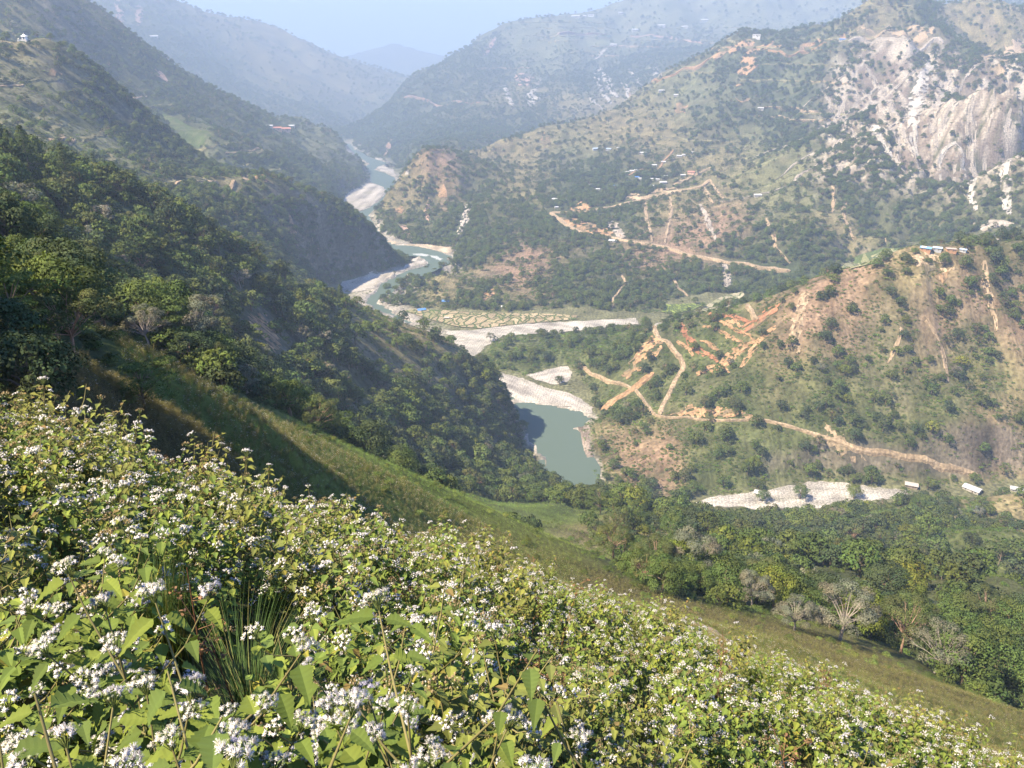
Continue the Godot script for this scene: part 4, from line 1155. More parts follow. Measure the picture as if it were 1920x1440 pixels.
# A strip of bare earth laid along a line on the ground, ragged at its edges, higher in its middle.
func ribbon(called: String, label: String, shade: String, wide: float, line: Array, is_scar: bool) -> void:
	var pts := PackedVector2Array()
	for i in line.size() / 2:
		pts.append(Vector2(line[i * 2], line[i * 2 + 1]))
	var far_away := pts[0].length()
	var step := clampf(far_away * 0.004, 0.3, 14.0)
	var run := PackedVector2Array()
	for i in pts.size() - 1:
		var p0 := pts[maxi(i - 1, 0)]
		var p3 := pts[mini(i + 2, pts.size() - 1)]
		var count := maxi(1, int(pts[i].distance_to(pts[i + 1]) / step))
		for k in count:
			run.append(pts[i].cubic_interpolate(pts[i + 1], p0, p3, float(k) / count))
	run.append(pts[pts.size() - 1])
	var s := Shape.new()
	var col: Color = SHADES[shade]
	var rows := []
	var shades := []
	var n := run.size()
	var lift := 0.10 + far_away * 0.0009 if far_away > 60.0 else 0.05
	for i in n:
		var dir := (run[mini(i + 1, n - 1)] - run[maxi(i - 1, 0)]).normalized()
		var side := Vector2(-dir.y, dir.x)
		var t := float(i) / maxf(n - 1, 1)
		var half := wide * 0.5 * (1.0 + 0.35 * rough.get_noise_2d(run[i].x * 9.0 * 30.0 / wide, run[i].y * 9.0 * 30.0 / wide))
		if is_scar:
			half *= (0.45 + 0.75 * sin(PI * clampf(t * 0.9 + 0.12, 0.0, 1.0)))
		else:
			half *= clampf(minf(t, 1.0 - t) * n * 0.5 + 0.3, 0.3, 1.0)
		var row := []
		var tint := []
		for k in range(-3, 4):
			var f := k / 3.0
			var jag := rough.get_noise_2d(run[i].x * 40.0 + k * 300.0, run[i].y * 40.0) * wide * (0.22 if is_scar else 0.08)
			var p := run[i] + side * (half * f + jag)
			var v := lay(p.x, p.y, lift * (1.0 if absf(f) < 0.9 else -0.4))
			if not is_scar and far_away > 60.0 and absf(f) < 0.9:
				# a bench: the bed is level with its upper edge and spills over below
				var hold := maxf(ground(run[i].x + side.x * half * 0.7, run[i].y + side.y * half * 0.7), ground(run[i].x - side.x * half * 0.7, run[i].y - side.y * half * 0.7))
				v.y = clampf(hold + lift, v.y, v.y + wide * 0.35)
			row.append(v)
			var g := 1.0 + 0.5 * rough.get_noise_2d(p.x * 700.0 / far_away * 6.0, p.y * 700.0 / far_away * 6.0) + 0.3 * rough.get_noise_2d(k * 90.0 + 13.0, i * 3.0)
			tint.append(col * g * 1.3)
		rows.append(row)
		shades.append(tint)
	for i in n - 1:
		for k in 6:
			if is_scar and rough.get_noise_2d(run[i].x * 30.0 * 20.0 / wide + k * 77.0, run[i].y * 30.0 * 20.0 / wide) > [0.02, 0.16, 0.3, 0.3, 0.16, 0.02][k]:
				continue
			var a: Vector3 = rows[i][k]
			var b: Vector3 = rows[i][k + 1]
			var d: Vector3 = rows[i + 1][k + 1]
			var e: Vector3 = rows[i + 1][k]
			var up := Vector3.UP
			var nn := (b - a).cross(e - a).normalized()
			if nn.y < 0.0:
				nn = -nn
			s.tri(a, b, d, nn, nn, nn, shades[i][k], shades[i][k + 1], shades[i + 1][k + 1])
			s.tri(a, d, e, nn, nn, nn, shades[i][k], shades[i + 1][k + 1], shades[i + 1][k])
	var o := part(numbered(called), s.mesh(), mats.scar if far_away > 60.0 else mats.mid, self)
	o.set_meta("kind", "structure")
	o.set_meta("label", label)
	for p in run:
		if far_away > 60.0:
			take_disc(p.x, p.y, wide * 0.5 + (2.0 if is_scar else 9.0 if called == "hill_road" else 3.0), 2 if is_scar else 1)


func ragged(outline: Array, step: float, jag: float) -> PackedVector2Array:
	var out := PackedVector2Array()
	var n := outline.size() / 2
	for i in n:
		var a := Vector2(outline[i * 2], outline[i * 2 + 1])
		var j := (i + 1) % n
		var b := Vector2(outline[j * 2], outline[j * 2 + 1])
		var count := maxi(1, int(a.distance_to(b) / step))
		var side := (b - a).orthogonal().normalized()
		for k in count:
			var p := a.lerp(b, float(k) / count)
			out.append(p + side * jag * rough.get_noise_2d(p.x * 60.0 / step, p.y * 60.0 / step) * 2.0)
	return out


# A sheet on the ground inside an outline, cut along its edge.
func sheet(poly: PackedVector2Array, step: float, lift: float, shade: Callable, holes := 0.0) -> Shape:
	var s := Shape.new()
	var box := Rect2(poly[0], Vector2.ZERO)
	var flat := []
	for p in poly:
		box = box.expand(p)
		flat.append(p.x)
		flat.append(p.y)
	var nx := int(box.size.x / step) + 1
	var nz := int(box.size.y / step) + 1
	var inside := PackedByteArray()
	inside.resize((nx + 1) * (nz + 1))
	for j in nz + 1:
		var xs := inside_spans(flat, box.position.y + j * step)
		for k in range(0, xs.size() - 1, 2):
			for i in range(maxi(0, ceili((xs[k] - box.position.x) / step)), mini(nx, floori((xs[k + 1] - box.position.x) / step)) + 1):
				inside[j * (nx + 1) + i] = 1
	var cache := {}
	var vert := func(p: Vector2) -> Array:
		var key := Vector2i(roundi(p.x * 50.0), roundi(p.y * 50.0))
		if not cache.has(key):
			cache[key] = [lay(p.x, p.y, lift), land_normal(p.x, p.y, step), shade.call(p)]
		return cache[key]
	var put := func(a: Vector2, b: Vector2, d: Vector2) -> void:
		var u = vert.call(a)
		var v = vert.call(b)
		var w = vert.call(d)
		s.tri(u[0], v[0], w[0], u[1], v[1], w[1], u[2], v[2], w[2])
	for j in nz:
		for i in nx:
			var p := box.position + Vector2(i, j) * step
			if holes > 0.0 and rough.get_noise_2d(p.x * 26.0 / step, p.y * 26.0 / step) > 0.42 - holes:
				continue
			var sum := inside[j * (nx + 1) + i] + inside[j * (nx + 1) + i + 1] + inside[(j + 1) * (nx + 1) + i] + inside[(j + 1) * (nx + 1) + i + 1]
			var a := p
			var b := p + Vector2(step, 0)
			var d := p + Vector2(step, step)
			var e := p + Vector2(0, step)
			if sum == 4:
				put.call(a, b, e)
				put.call(b, d, e)
			else:
				for piece in Geometry2D.intersect_polygons(poly, PackedVector2Array([a, b, d, e])):
					if Geometry2D.is_polygon_clockwise(piece) and sum == 0 and piece.size() < 3:
						continue
					var idx := Geometry2D.triangulate_polygon(piece)
					for k in range(0, idx.size(), 3):
						put.call(piece[idx[k]], piece[idx[k + 1]], piece[idx[k + 2]])
	return s


func bare(called: String, label: String, shade: String, outline: Array) -> void:
	var c := Vector2(outline[0], outline[1])
	var size := 0.0
	for i in outline.size() / 2:
		size = maxf(size, c.distance_to(Vector2(outline[i * 2], outline[i * 2 + 1])))
	var r := c.length()
	var step := clampf(maxf(r * 0.0035, size / 60.0), 1.5, 20.0)
	var col: Color = SHADES[shade]
	var flat_bed := called == "gravel_bar"
	var poly := ragged(outline, step * 1.3, step * (0.5 if flat_bed else 1.1))
	var fall := land_normal(c.x, c.y, 20.0)
	var across := Vector2(-fall.z, fall.x).normalized()
	var along := Vector2(fall.x, fall.z).normalized()
	if flat_bed:
		var longest := 0.0
		for i in outline.size() / 2:
			var q := Vector2(outline[i * 2], outline[i * 2 + 1])
			if q.distance_to(c) > longest:
				longest = q.distance_to(c)
				along = (q - c).normalized()
				across = along.orthogonal()
	var tint := func(p: Vector2) -> Color:
		var n := rough.get_noise_2d(p.x * 2600.0 / r * 1.2, p.y * 2600.0 / r * 1.2)
		var st := rough.get_noise_2d(p.dot(across) * 9000.0 / r, p.dot(along) * 900.0 / r)
		if flat_bed:
			return (col * (1.0 + 0.5 * n + 0.5 * st)).lerp(Color(0.20, 0.19, 0.14), clampf(n * 1.5 - st - 0.35, 0.0, 0.7)) * 1.25
		return (col * (1.0 + 0.35 * n + 0.6 * st)).lerp(Color(0.16, 0.14, 0.09), clampf(-st * 2.2 - n * 0.8 - 0.05, 0.0, 0.8)) * 1.3
	var lift := 0.1 + r * 0.0007
	var s := sheet(poly, step, lift * (0.6 if flat_bed else 1.0), tint, 0.0 if flat_bed else 0.25)
	if s.v.is_empty():
		return
	var o := part(numbered(called), s.mesh(), mats.gravel if flat_bed else mats.scar, self)
	o.set_meta("kind", "structure")
	o.set_meta("label", label)
	if shade == "rock":
		return
	take_outline(outline, 1 if flat_bed else 2)
	if label.begins_with("bright orange"):
		# what slid came down across the slope below it too
		var middle := Vector2.ZERO
		for i in outline.size() / 2:
			middle += Vector2(outline[i * 2], outline[i * 2 + 1]) / (outline.size() / 2)
		take_disc(middle.x, middle.y, size * 0.5, 1)
		take_disc(middle.x - middle.normalized().x * size * 0.6, middle.y - middle.normalized().y * size * 0.6, size * 0.45, 1)
		take_disc(middle.x - middle.normalized().x * size * 1.05, middle.y - middle.normalized().y * size * 1.05, size * 0.36, 1)
		take_disc(middle.x - size * 0.4, middle.y, size * 0.4, 1)


func lay_water() -> void:
	var labels := {"pool": "still grey green river pool half in the shade of the left cliff", "middle_reach": "grey green river winding past the gravel bars to the pool", "upper_reach": "pale river bending between far spurs"}
	for key in WATER_OUTLINES:
		var p := PackedVector2Array()
		var list: Array = WATER_OUTLINES[key]
		for i in list.size() / 2:
			p.append(Vector2(list[i * 2], list[i * 2 + 1]))
		var s := Shape.new()
		for grown in Geometry2D.offset_polygon(p, 7.0, Geometry2D.JOIN_ROUND):
			var idx := Geometry2D.triangulate_polygon(grown)
			var y: float = RIVER + 0.03 * WATER_OUTLINES.keys().find(key)
			for k in range(0, idx.size(), 3):
				var a: Vector2 = grown[idx[k]]
				var b: Vector2 = grown[idx[k + 1]]
				var d: Vector2 = grown[idx[k + 2]]
				s.tri(Vector3(a.x, y, a.y), Vector3(b.x, y, b.y), Vector3(d.x, y, d.y), Vector3.UP, Vector3.UP, Vector3.UP, Color.WHITE, Color.WHITE, Color.WHITE)
		var o := part("river_" + key, s.mesh(), mats.water, self)
		o.set_meta("kind", "structure")
		o.set_meta("label", labels[key])
		take_outline(list)


# Thin scree streaks that follow the fall line of the torn slope.
func run_scree() -> void:
	dice.seed = 2024
	for k in 34:
		var az := rnd(0.375, 0.60)
		var r := rnd(1950.0, 2550.0)
		var p := Vector2(sin(az) * r, -cos(az) * r)
		var line := [p.x, p.y]
		for i in int(rnd(8.0, 22.0)):
			var e := 14.0
			var fall := Vector2(ground(p.x - e, p.y) - ground(p.x + e, p.y), ground(p.x, p.y - e) - ground(p.x, p.y + e))
			if fall.length() < 2.0:
				break
			p += fall.normalized() * 16.0
			line.append(p.x)
			line.append(p.y)
		if line.size() > 8:
			ribbon("landslide_scar", "thin pale scree streak on the torn right hillside", "pale", rnd(7.0, 15.0), line, true)


# Terrace rims: each runs level along its hillside.
func run_terraces() -> void:
	dice.seed = 515
	for zone in [[-0.64, -0.36, 980.0, 1620.0, 46, 5.5, "the left terraced hill"], [0.20, 0.44, 2150.0, 2900.0, 22, 8.0, "the upper right hillside"], [-0.42, -0.28, 1900.0, 2300.0, 12, 7.0, "the dark far spur"], [0.0, 0.30, 3900.0, 5200.0, 18, 16.0, "the far right mountain"]]:
		for k in zone[4]:
			var az := rnd(zone[0], zone[1])
			var r := rnd(zone[2], zone[3])
			var p := Vector2(sin(az) * r, -cos(az) * r)
			var e: float = 8.0 + r * 0.008
			var level := ground(p.x, p.y)
			var line := [p.x, p.y]
			for i in int(rnd(6.0, 16.0)):
				var up := Vector2(ground(p.x + e, p.y) - ground(p.x - e, p.y), ground(p.x, p.y + e) - ground(p.x, p.y - e)) / (2.0 * e)
				if up.length() < 0.08:
					break
				p += up.orthogonal().normalized() * r * 0.009
				p += up / up.length_squared() * clampf(level - ground(p.x, p.y), -6.0, 6.0) * 0.7
				line.append(p.x)
				line.append(p.y)
			if line.size() > 8:
				ribbon("terrace_rim", "level terrace rim on " + zone[6], "terrace" if rnd(0, 1) < 0.8 else "tan", zone[5] * rnd(0.6, 1.2), line, true)


func run_rapids() -> void:
	for a in RAPIDS:
		var poly := ragged(a, 3.0, 2.5)
		var idx := Geometry2D.triangulate_polygon(poly)
		var s := Shape.new()
		for k in range(0, idx.size(), 3):
			var q := []
			for e in 3:
				q.append(Vector3(poly[idx[k + e]].x, RIVER + 0.16, poly[idx[k + e]].y))
			s.tri(q[0], q[1], q[2], Vector3.UP, Vector3.UP, Vector3.UP, Color(0.5, 0.53, 0.52), Color(0.42, 0.47, 0.46), Color(0.5, 0.53, 0.52))
		if idx.is_empty():
			continue
		var o := part(numbered("river_rapids"), s.mesh(), mats.gravel, self)
		o.set_meta("kind", "structure")
		o.set_meta("label", "white water where the river runs shallow")


# ---------------------------------------------------------------- fields and houses
func lay_fields() -> void:
	for f in FIELDS:
		var outline: Array = f[4]
		var pts := PackedVector2Array()
		for i in outline.size() / 2:
			pts.append(Vector2(outline[i * 2], outline[i * 2 + 1]))
		var mid := Vector2.ZERO
		for p in pts:
			mid += p / pts.size()
		var axis := Vector2.RIGHT
		var longest := 0.0
		for p in pts:
			for q in pts:
				if p.distance_to(q) > longest:
					longest = p.distance_to(q)
					axis = (q - p).normalized()
		var side := axis.orthogonal()
		var lo := Vector2(1e9, 1e9)
		var hi := Vector2(-1e9, -1e9)
		for p in pts:
			var u := Vector2((p - mid).dot(axis), (p - mid).dot(side))
			lo = lo.min(u)
			hi = hi.max(u)
		var r := mid.length()
		var root := thing("terraced_field", f[0], "field", Vector3.ZERO)
		var lift := 0.3 + r * 0.0006
		var step := clampf(r * 0.004, 4.0, 14.0)
		var rim := sheet(pts, step, lift, func(p: Vector2) -> Color: return Color(0.085, 0.115, 0.04) * (1.0 + 0.4 * rough.get_noise_2d(p.x * 8.0, p.y * 8.0)) * 1.3)
		part("grass_bund", rim.mesh(), mats.gravel, root)
		dice.seed = int(r)
		var cols: int = f[1] * 2
		var rows := 4
		var cut := func(i: float, j: float) -> Vector2:
			var u := lerpf(lo.x, hi.x, i / cols)
			var v := lerpf(lo.y, hi.y, j / rows)
			u += rough.get_noise_2d(v * 6.0 + i * 40.0, r) * (hi.x - lo.x) / cols * 1.4
			v += rough.get_noise_2d(u * 4.0, j * 90.0 + r) * (hi.y - lo.y) / rows * 1.2
			return mid + axis * u + side * v
		for j in rows:
			for i in cols:
				var quad := PackedVector2Array()
				for k in 5:
					quad.append(cut.call(i + k / 5.0, j))
				for k in 5:
					quad.append(cut.call(i + 1, j + k / 5.0))
				for k in 5:
					quad.append(cut.call(i + 1 - k / 5.0, j + 1))
				for k in 5:
					quad.append(cut.call(i, j + 1 - k / 5.0))
				for inner in Geometry2D.offset_polygon(quad, -0.0011 * r):
					for piece in Geometry2D.intersect_polygons(inner, pts):
						if Geometry2D.is_polygon_clockwise(piece):
							continue
						var col: Color = f[2] * rnd(0.75, 1.2)
						col = col.lerp(Color(0.13, 0.16, 0.05), rnd(0.0, 0.5) if rnd(0, 1) < 0.4 else 0.0)
						var s := sheet(piece, step * 2.0, lift + 0.5, func(p: Vector2) -> Color: return col * (1.0 + 0.3 * rough.get_noise_2d(p.x * 10.0, p.y * 10.0)) * 1.3)
						if not s.v.is_empty():
							part("plot", s.mesh(), mats.gravel, root)
		take_outline(outline)


func gable(s: Shape, w: float, d: float, y: float, rise: float, over: float, col: Color) -> void:
	var t := 0.12
	for e in [-1.0, 1.0]:
		var a := Vector3(-w - over, y - over * rise / d, e * (d + over))
		var b := Vector3(w + over, y - over * rise / d, e * (d + over))
		var c := Vector3(w + over, y + rise, 0)
		var f := Vector3(-w - over, y + rise, 0)
		var up := Vector3(0, 1, e * 0.4)
		s.quad(a + Vector3.UP * t, b + Vector3.UP * t, c + Vector3.UP * t, f + Vector3.UP * t, up, col)
		s.quad(a, b, c, f, -up, col * 0.7)
		s.quad(a, b, b + Vector3.UP * t, a + Vector3.UP * t, Vector3(0, 0, e), col * 0.9)
		for q in [[a, f, -1.0], [b, c, 1.0]]:
			s.quad(q[0], q[1], q[1] + Vector3.UP * t, q[0] + Vector3.UP * t, Vector3(q[2], 0, 0), col * 0.9)


func build_houses() -> void:
	for hs in HOUSES:
		var x: float = hs[3][0]
		var z: float = hs[3][1]
		var r := sqrt(x * x + z * z)
		var kind: String = hs[1]
		var w: float = hs[2] * 0.36
		var d := w * 0.62
		var high := clampf(w * 0.42, 2.6, 7.0) * (1.8 if kind == "storey" else 1.0)
		if kind == "tarp_blue":
			high *= 0.6
		var base := minf(minf(ground(x - w, z), ground(x + w, z)), minf(ground(x, z - d), ground(x, z + d)))
		var y := ground(x, z) + 0.3
		dice.seed = hs[0].hash() % 100000
		var word := "house"
		if kind == "hut" or hs[0].contains(" hut"):
			word = "hut"
		elif hs[0].contains("shelter"):
			word = "shelter"
		elif hs[0].contains(" shed"):
			word = "shed"
		var t := thing(word, hs[0], word, Vector3(x, y, z))
		t.rotation.y = -atan2(x, -z) + rnd(-0.35, 0.35)
		var wall_col: Color = {"brick_blue": Color(0.34, 0.19, 0.11), "brick_flat": Color(0.43, 0.24, 0.13), "tin_blue": Color(0.36, 0.37, 0.39), "tin_white": Color(0.36, 0.34, 0.31), "hut": Color(0.26, 0.21, 0.16), "tarp_blue": Color(0.42, 0.38, 0.32), "tin_red": Color(0.55, 0.36, 0.26), "storey": Color(0.68, 0.66, 0.62)}[kind]
		var roof_col: Color = {"brick_blue": Color(0.12, 0.25, 0.44), "brick_flat": Color(0.36, 0.27, 0.21), "tin_blue": Color(0.30, 0.38, 0.48), "tin_white": Color(0.40, 0.40, 0.40), "hut": Color(0.33, 0.30, 0.26), "tarp_blue": Color(0.06, 0.17, 0.42), "tin_red": Color(0.36, 0.15, 0.10), "storey": Color(0.60, 0.58, 0.55)}[kind]
		var drop := maxf(y - base + 0.5, 0.6)
		var s := Shape.new()
		s.box(Vector3(0, (high - drop) / 2.0, 0), Vector3(w, (high + drop) / 2.0, d), wall_col)
		if kind != "brick_flat" and kind != "storey":
			for e in [-1.0, 1.0]:
				s.flat(Vector3(e * w, high, -d), Vector3(e * w, high, d), Vector3(e * w, high + w * 0.22, 0), Vector3(e, 0, 0), wall_col)
		part("wall", s.mesh(), mats.paint, t)
		s = Shape.new()
		if kind == "brick_flat" or kind == "storey":
			s.box(Vector3(0, high + 0.15, 0), Vector3(w + 0.5, 0.15, d + 0.5), roof_col)
		else:
			gable(s, w, d, high, w * 0.24, 0.7, roof_col)
		part("roof", s.mesh(), mats.paint, t)
		if kind == "brick_blue":
			s = Shape.new()
			s.box(Vector3(-w * 0.45, high + w * 0.12 + 0.30, d * 0.5), Vector3(w * 0.45, 0.06, d * 0.42), Color(0.66, 0.66, 0.64), Basis(Vector3.RIGHT, atan2(w * 0.24, d)))
			var o := part("roof_sheet", s.mesh(), mats.paint, t)
			o.set_meta("label", "white tin sheet on the blue roof")
		var holes := 3 if w > 8.0 else 2
		for e in holes:
			var px := w * (-0.62 + 1.24 * e / (holes - 1.0))
			s = Shape.new()
			s.box(Vector3(px, high * 0.55, d + 0.04), Vector3(w * 0.10, high * 0.17, 0.05), Color(0.05, 0.055, 0.06))
			var o := part("window", s.mesh(), mats.paint, t)
			s = Shape.new()
			s.box(Vector3(px, high * 0.36, d + 0.12), Vector3(w * 0.13, high * 0.02, 0.12), wall_col * 0.8)
			part("sill", s.mesh(), mats.paint, o)
		s = Shape.new()
		s.box(Vector3(w * 0.28, high * 0.36, d + 0.04), Vector3(w * 0.09, high * 0.36, 0.06), Color(0.12, 0.09, 0.06))
		part("door", s.mesh(), mats.paint, t)
		take_disc(x, z, w + 3.0)
	# the little white shrine on the terraced hill
	for q in SHRINES:
		var t := thing("shrine", q[0], "shrine", lay(q[1], q[2], 0.0))
		var k: float = q[3]
		var s := Shape.new()
		s.box(Vector3(0, 0.8, 0) * k, Vector3(3.2, 1.4, 3.2) * k, Color(0.6, 0.58, 0.54))
		part("plinth", s.mesh(), mats.paint, t)
		s = Shape.new()
		s.box(Vector3(0, 3.6, 0) * k, Vector3(2.0, 1.5, 2.0) * k, Color(0.74, 0.72, 0.68))
		part("wall", s.mesh(), mats.paint, t)
		s = Shape.new()
		s.box(Vector3(0, 3.2, 2.05) * k, Vector3(0.7, 1.0, 0.06) * k, Color(0.07, 0.06, 0.05))
		part("door", s.mesh(), mats.paint, t)
		s = Shape.new()
		for i in 4:
			var a := TAU * (i + 0.5) / 4.0
			var b := TAU * (i + 1.5) / 4.0
			s.flat(Vector3(cos(a) * 3.9, 5.0, sin(a) * 3.9) * k, Vector3(cos(b) * 3.9, 5.0, sin(b) * 3.9) * k, Vector3(0, 7.4, 0) * k, Vector3(cos(a) + cos(b), 1.0, sin(a) + sin(b)), Color(0.70, 0.68, 0.64))
			s.flat(Vector3(cos(a) * 3.9, 5.0, sin(a) * 3.9) * k, Vector3(cos(b) * 3.9, 5.0, sin(b) * 3.9) * k, Vector3(0, 5.05, 0) * k, Vector3.DOWN, Color(0.6, 0.58, 0.54))
		var o := part("roof", s.mesh(), mats.paint, t)
		s = Shape.new()
		s.tube([Vector3(0, 7.2, 0) * k, Vector3(0, 9.0, 0) * k], [0.35 * k, 0.05 * k], Color(0.72, 0.66, 0.50), 6)
		part("finial", s.mesh(), mats.paint, o)


# ---------------------------------------------------------------- trees and shrubs
# One spray of leaves: a folded diamond whose faces look outwards.
func spray(s: Shape, at: Vector3, out: Vector3, size: float, col: Color, soft: Vector3) -> void:
	var a := (out.cross(ball()) + ball() * 0.35).normalized()
	var b := (out + ball() * 0.6).normalized().cross(a).normalized()
	var lift := out * size * rnd(-0.15, 0.3)
	var p0 := at - a * size
	var p1 := at + b * size * 0.62 + lift
	var p2 := at + a * size - out * size * rnd(0.0, 0.5)
	var p3 := at - b * size * 0.62 + lift
	var n0 := (soft + ball() * 0.45).normalized()
	var dark := col * 0.86
	s.tri(p0, p1, p2, n0, n0, n0, dark, col, col)
	s.tri(p0, p2, p3, n0, n0, n0, dark, col, col)


func lobe(s: Shape, at: Vector3, radii: Vector3, count: int, size: float, col: Color, heart: Vector3) -> void:
	var hue := col * rnd(0.78, 1.22)
	hue.r *= rnd(0.9, 1.15)
	for i in count:
		var d := ball().normalized()
		if d.y < -0.35:
			d.y = -d.y
		var p := at + d * radii * rnd(0.72, 1.05)
		var out := (d / radii).normalized()
		var soft := (out * 0.7 + (p - heart).normalized() * 0.5 + Vector3.UP * 0.15).normalized()
		spray(s, p, out, size * rnd(0.7, 1.3), hue * rnd(0.75, 1.3), soft)


const LEAF := Color(0.082, 0.118, 0.032)
const BARK := Color(0.16, 0.125, 0.09)


# A tree ten metres wide: [wood, crown]
func grow_tree(kind: String, seed_: int, fine: float) -> Array:
	dice.seed = seed_
	var wood := Shape.new()
	var leaves := Shape.new()
	var size := 0.55 / fine
	var dens := int(20 * fine * fine)
	var lean := Vector3(rnd(-0.5, 0.5), 0, rnd(-0.5, 0.5))
	var bark := BARK * rnd(0.8, 1.3)
	match kind:
		"pine":
			wood.tube([Vector3.ZERO, Vector3(0, 7, 0) + lean * 0.3, Vector3(0, 15, 0) + lean * 0.3], [0.35, 0.25, 0.05], bark, 6)
			for i in 13:
				var y := 2.2 + i * 1.02
				var r := 4.6 * pow(1.0 - i / 13.5, 0.75) * rnd(0.8, 1.15)
				for k in 5:
					var a := TAU * k / 5.0 + i * 1.1
					lobe(leaves, Vector3(cos(a) * r * 0.55, y - r * 0.12, sin(a) * r * 0.55), Vector3(r * 0.5, 0.8, r * 0.5), maxi(4, dens / 3), size, LEAF * 0.75, Vector3(0, y - 2, 0))
		"feather", "flat":
			var top := 8.5 if kind == "feather" else 9.5
			wood.tube([Vector3(0, -1, 0), Vector3(0.1, 2.0, 0), Vector3(0.3, 4.5, 0.1) + lean * 0.4, Vector3(0.2, top - 1.0, 0) + lean], [0.24, 0.2, 0.15, 0.05], bark * 1.3, 6)
			for i in 16:
				var a := i * 2.4 + rnd(-0.4, 0.4)
				var r := rnd(1.2, 4.4)
				var y := rnd(top * 0.45, top) - r * 0.22
				var c := Vector3(cos(a) * r, y, sin(a) * r) + lean
				wood.tube([Vector3(0.2, y * 0.62, 0) + lean * 0.4, (Vector3(0.2, y * 0.62, 0) + lean * 0.4).lerp(c, 0.6) + Vector3(0, 0.3, 0), c], [0.09, 0.06, 0.02], bark * 1.2, 4)
				lobe(leaves, c, Vector3(rnd(1.3, 2.0), 0.42, rnd(1.3, 2.0)), int(dens * 1.5), size * 0.8, LEAF * (1.25 if kind == "feather" else 0.8), Vector3(0, top * 0.4, 0))
		"pale", "bare", "sparse":
			var top := 8.0
			var fork := Vector3(rnd(-0.6, 0.6), 2.6, rnd(-0.4, 0.4))
			var wood_col := Color(0.30, 0.265, 0.235) if kind != "sparse" else Color(0.30, 0.20, 0.15)
			wood.tube([Vector3(0, -1, 0), Vector3(rnd(-0.3, 0.3), 1.2, 0), fork, fork + Vector3(0.2, 2.2, 0.1)], [0.26, 0.21, 0.17, 0.06], wood_col, 6)
			var pale := Color(0.16, 0.165, 0.115) if kind != "sparse" else Color(0.085, 0.105, 0.04)
			for i in 26:
				var a := i * 2.4 + rnd(-0.3, 0.3)
				var up := rnd(0.25, 1.0)
				var r := 4.3 * sqrt(1.0 - up * up * 0.75) * rnd(0.7, 1.05)
				var tip := Vector3(cos(a) * r, 3.0 + up * (top - 3.0), sin(a) * r)
				var mid := fork.lerp(tip, 0.5) + Vector3(0, 0.5, 0) + ball() * 0.3
				wood.tube([fork + Vector3(0, up * 1.6, 0) * rnd(0.0, 1.0), mid, tip], [0.075, 0.045, 0.012], wood_col, 4)
				for k in 7:
					var t2 := mid.lerp(tip, rnd(0.1, 1.0)) + ball() * 0.9 + Vector3(0, 0.3, 0)
					wood.tube([mid.lerp(tip, rnd(0.0, 0.7)), t2], [0.025, 0.008], wood_col, 3)
				lobe(leaves, tip, Vector3(1.0, 0.8, 1.0), maxi(2, int(dens * ({"pale": 1.5, "bare": 0.6, "sparse": 1.6}[kind]))), size * 0.55, pale, Vector3(0, 3, 0))
		_:
			var tall := rnd(7.5, 9.5)
			var col := LEAF
			if kind == "dark":
				col = LEAF * 0.72
				col.b *= 1.6
			if kind == "yellow":
				col = Color(0.125, 0.155, 0.028)
			wood.tube([Vector3(0, -1.5, 0), Vector3(0.1, 1.5, 0), Vector3(0, 3.6, 0) + lean, Vector3(0, tall * 0.75, 0) + lean], [0.42, 0.34, 0.26, 0.06], bark, 6)
			var heart := Vector3(0, tall * 0.5, 0) + lean * 0.7
			for i in 17:
				var a := i * 2.4 + rnd(-0.5, 0.5)
				var up := -0.25 + 1.2 * i / 16.0
				var r := 3.7 * sqrt(maxf(0.05, 1.0 - up * up)) * rnd(0.65, 1.1)
				var c := heart + Vector3(cos(a) * r, up * tall * 0.40, sin(a) * r)
				if i % 2 == 0:
					wood.tube([Vector3(0, 3.0, 0) + lean * 0.9, heart.lerp(c, 0.5), c], [0.16, 0.1, 0.03], bark, 4)
				lobe(leaves, c, Vector3(rnd(1.3, 2.1), rnd(1.0, 1.6), rnd(1.3, 2.1)), int(dens * 1.25), size, col, heart - Vector3(0, 1.5, 0))
	return [wood, leaves]


func grow_shrub(seed_: int, fine: float) -> Shape:
	dice.seed = seed_
	var s := Shape.new()
	for i in 9:
		var a := i * 2.4
		var r := rnd(0.4, 3.4)
		lobe(s, Vector3(cos(a) * r, 1.3 + rnd(0.0, 1.3) * (1.0 - r / 4.5), sin(a) * r), Vector3(rnd(1.2, 1.9), rnd(0.9, 1.5), rnd(1.2, 1.9)), int(11 * fine * fine), 0.62 / fine, LEAF * 1.05, Vector3(0, -0.8, 0))
	return s


func joined(pair: Array) -> ArrayMesh:
	var s: Shape = pair[1]
	s.v.append_array(pair[0].v)
	s.n.append_array(pair[0].n)
	s.c.append_array(pair[0].c)
	return s.mesh()


const TREE_WORDS := {"broad": "leafy", "dark": "dark", "yellow": "yellow green", "pale": "pale grey", "sparse": "thin crowned", "flat": "flat crowned", "feather": "feathery", "pine": "conical", "bare": "half bare"}


const ORDINALS := ["nearest", "second nearest", "third nearest", "fourth nearest", "fifth nearest", "sixth nearest", "seventh nearest", "eighth nearest", "ninth nearest", "tenth nearest", "eleventh nearest", "twelfth nearest", "farther"]


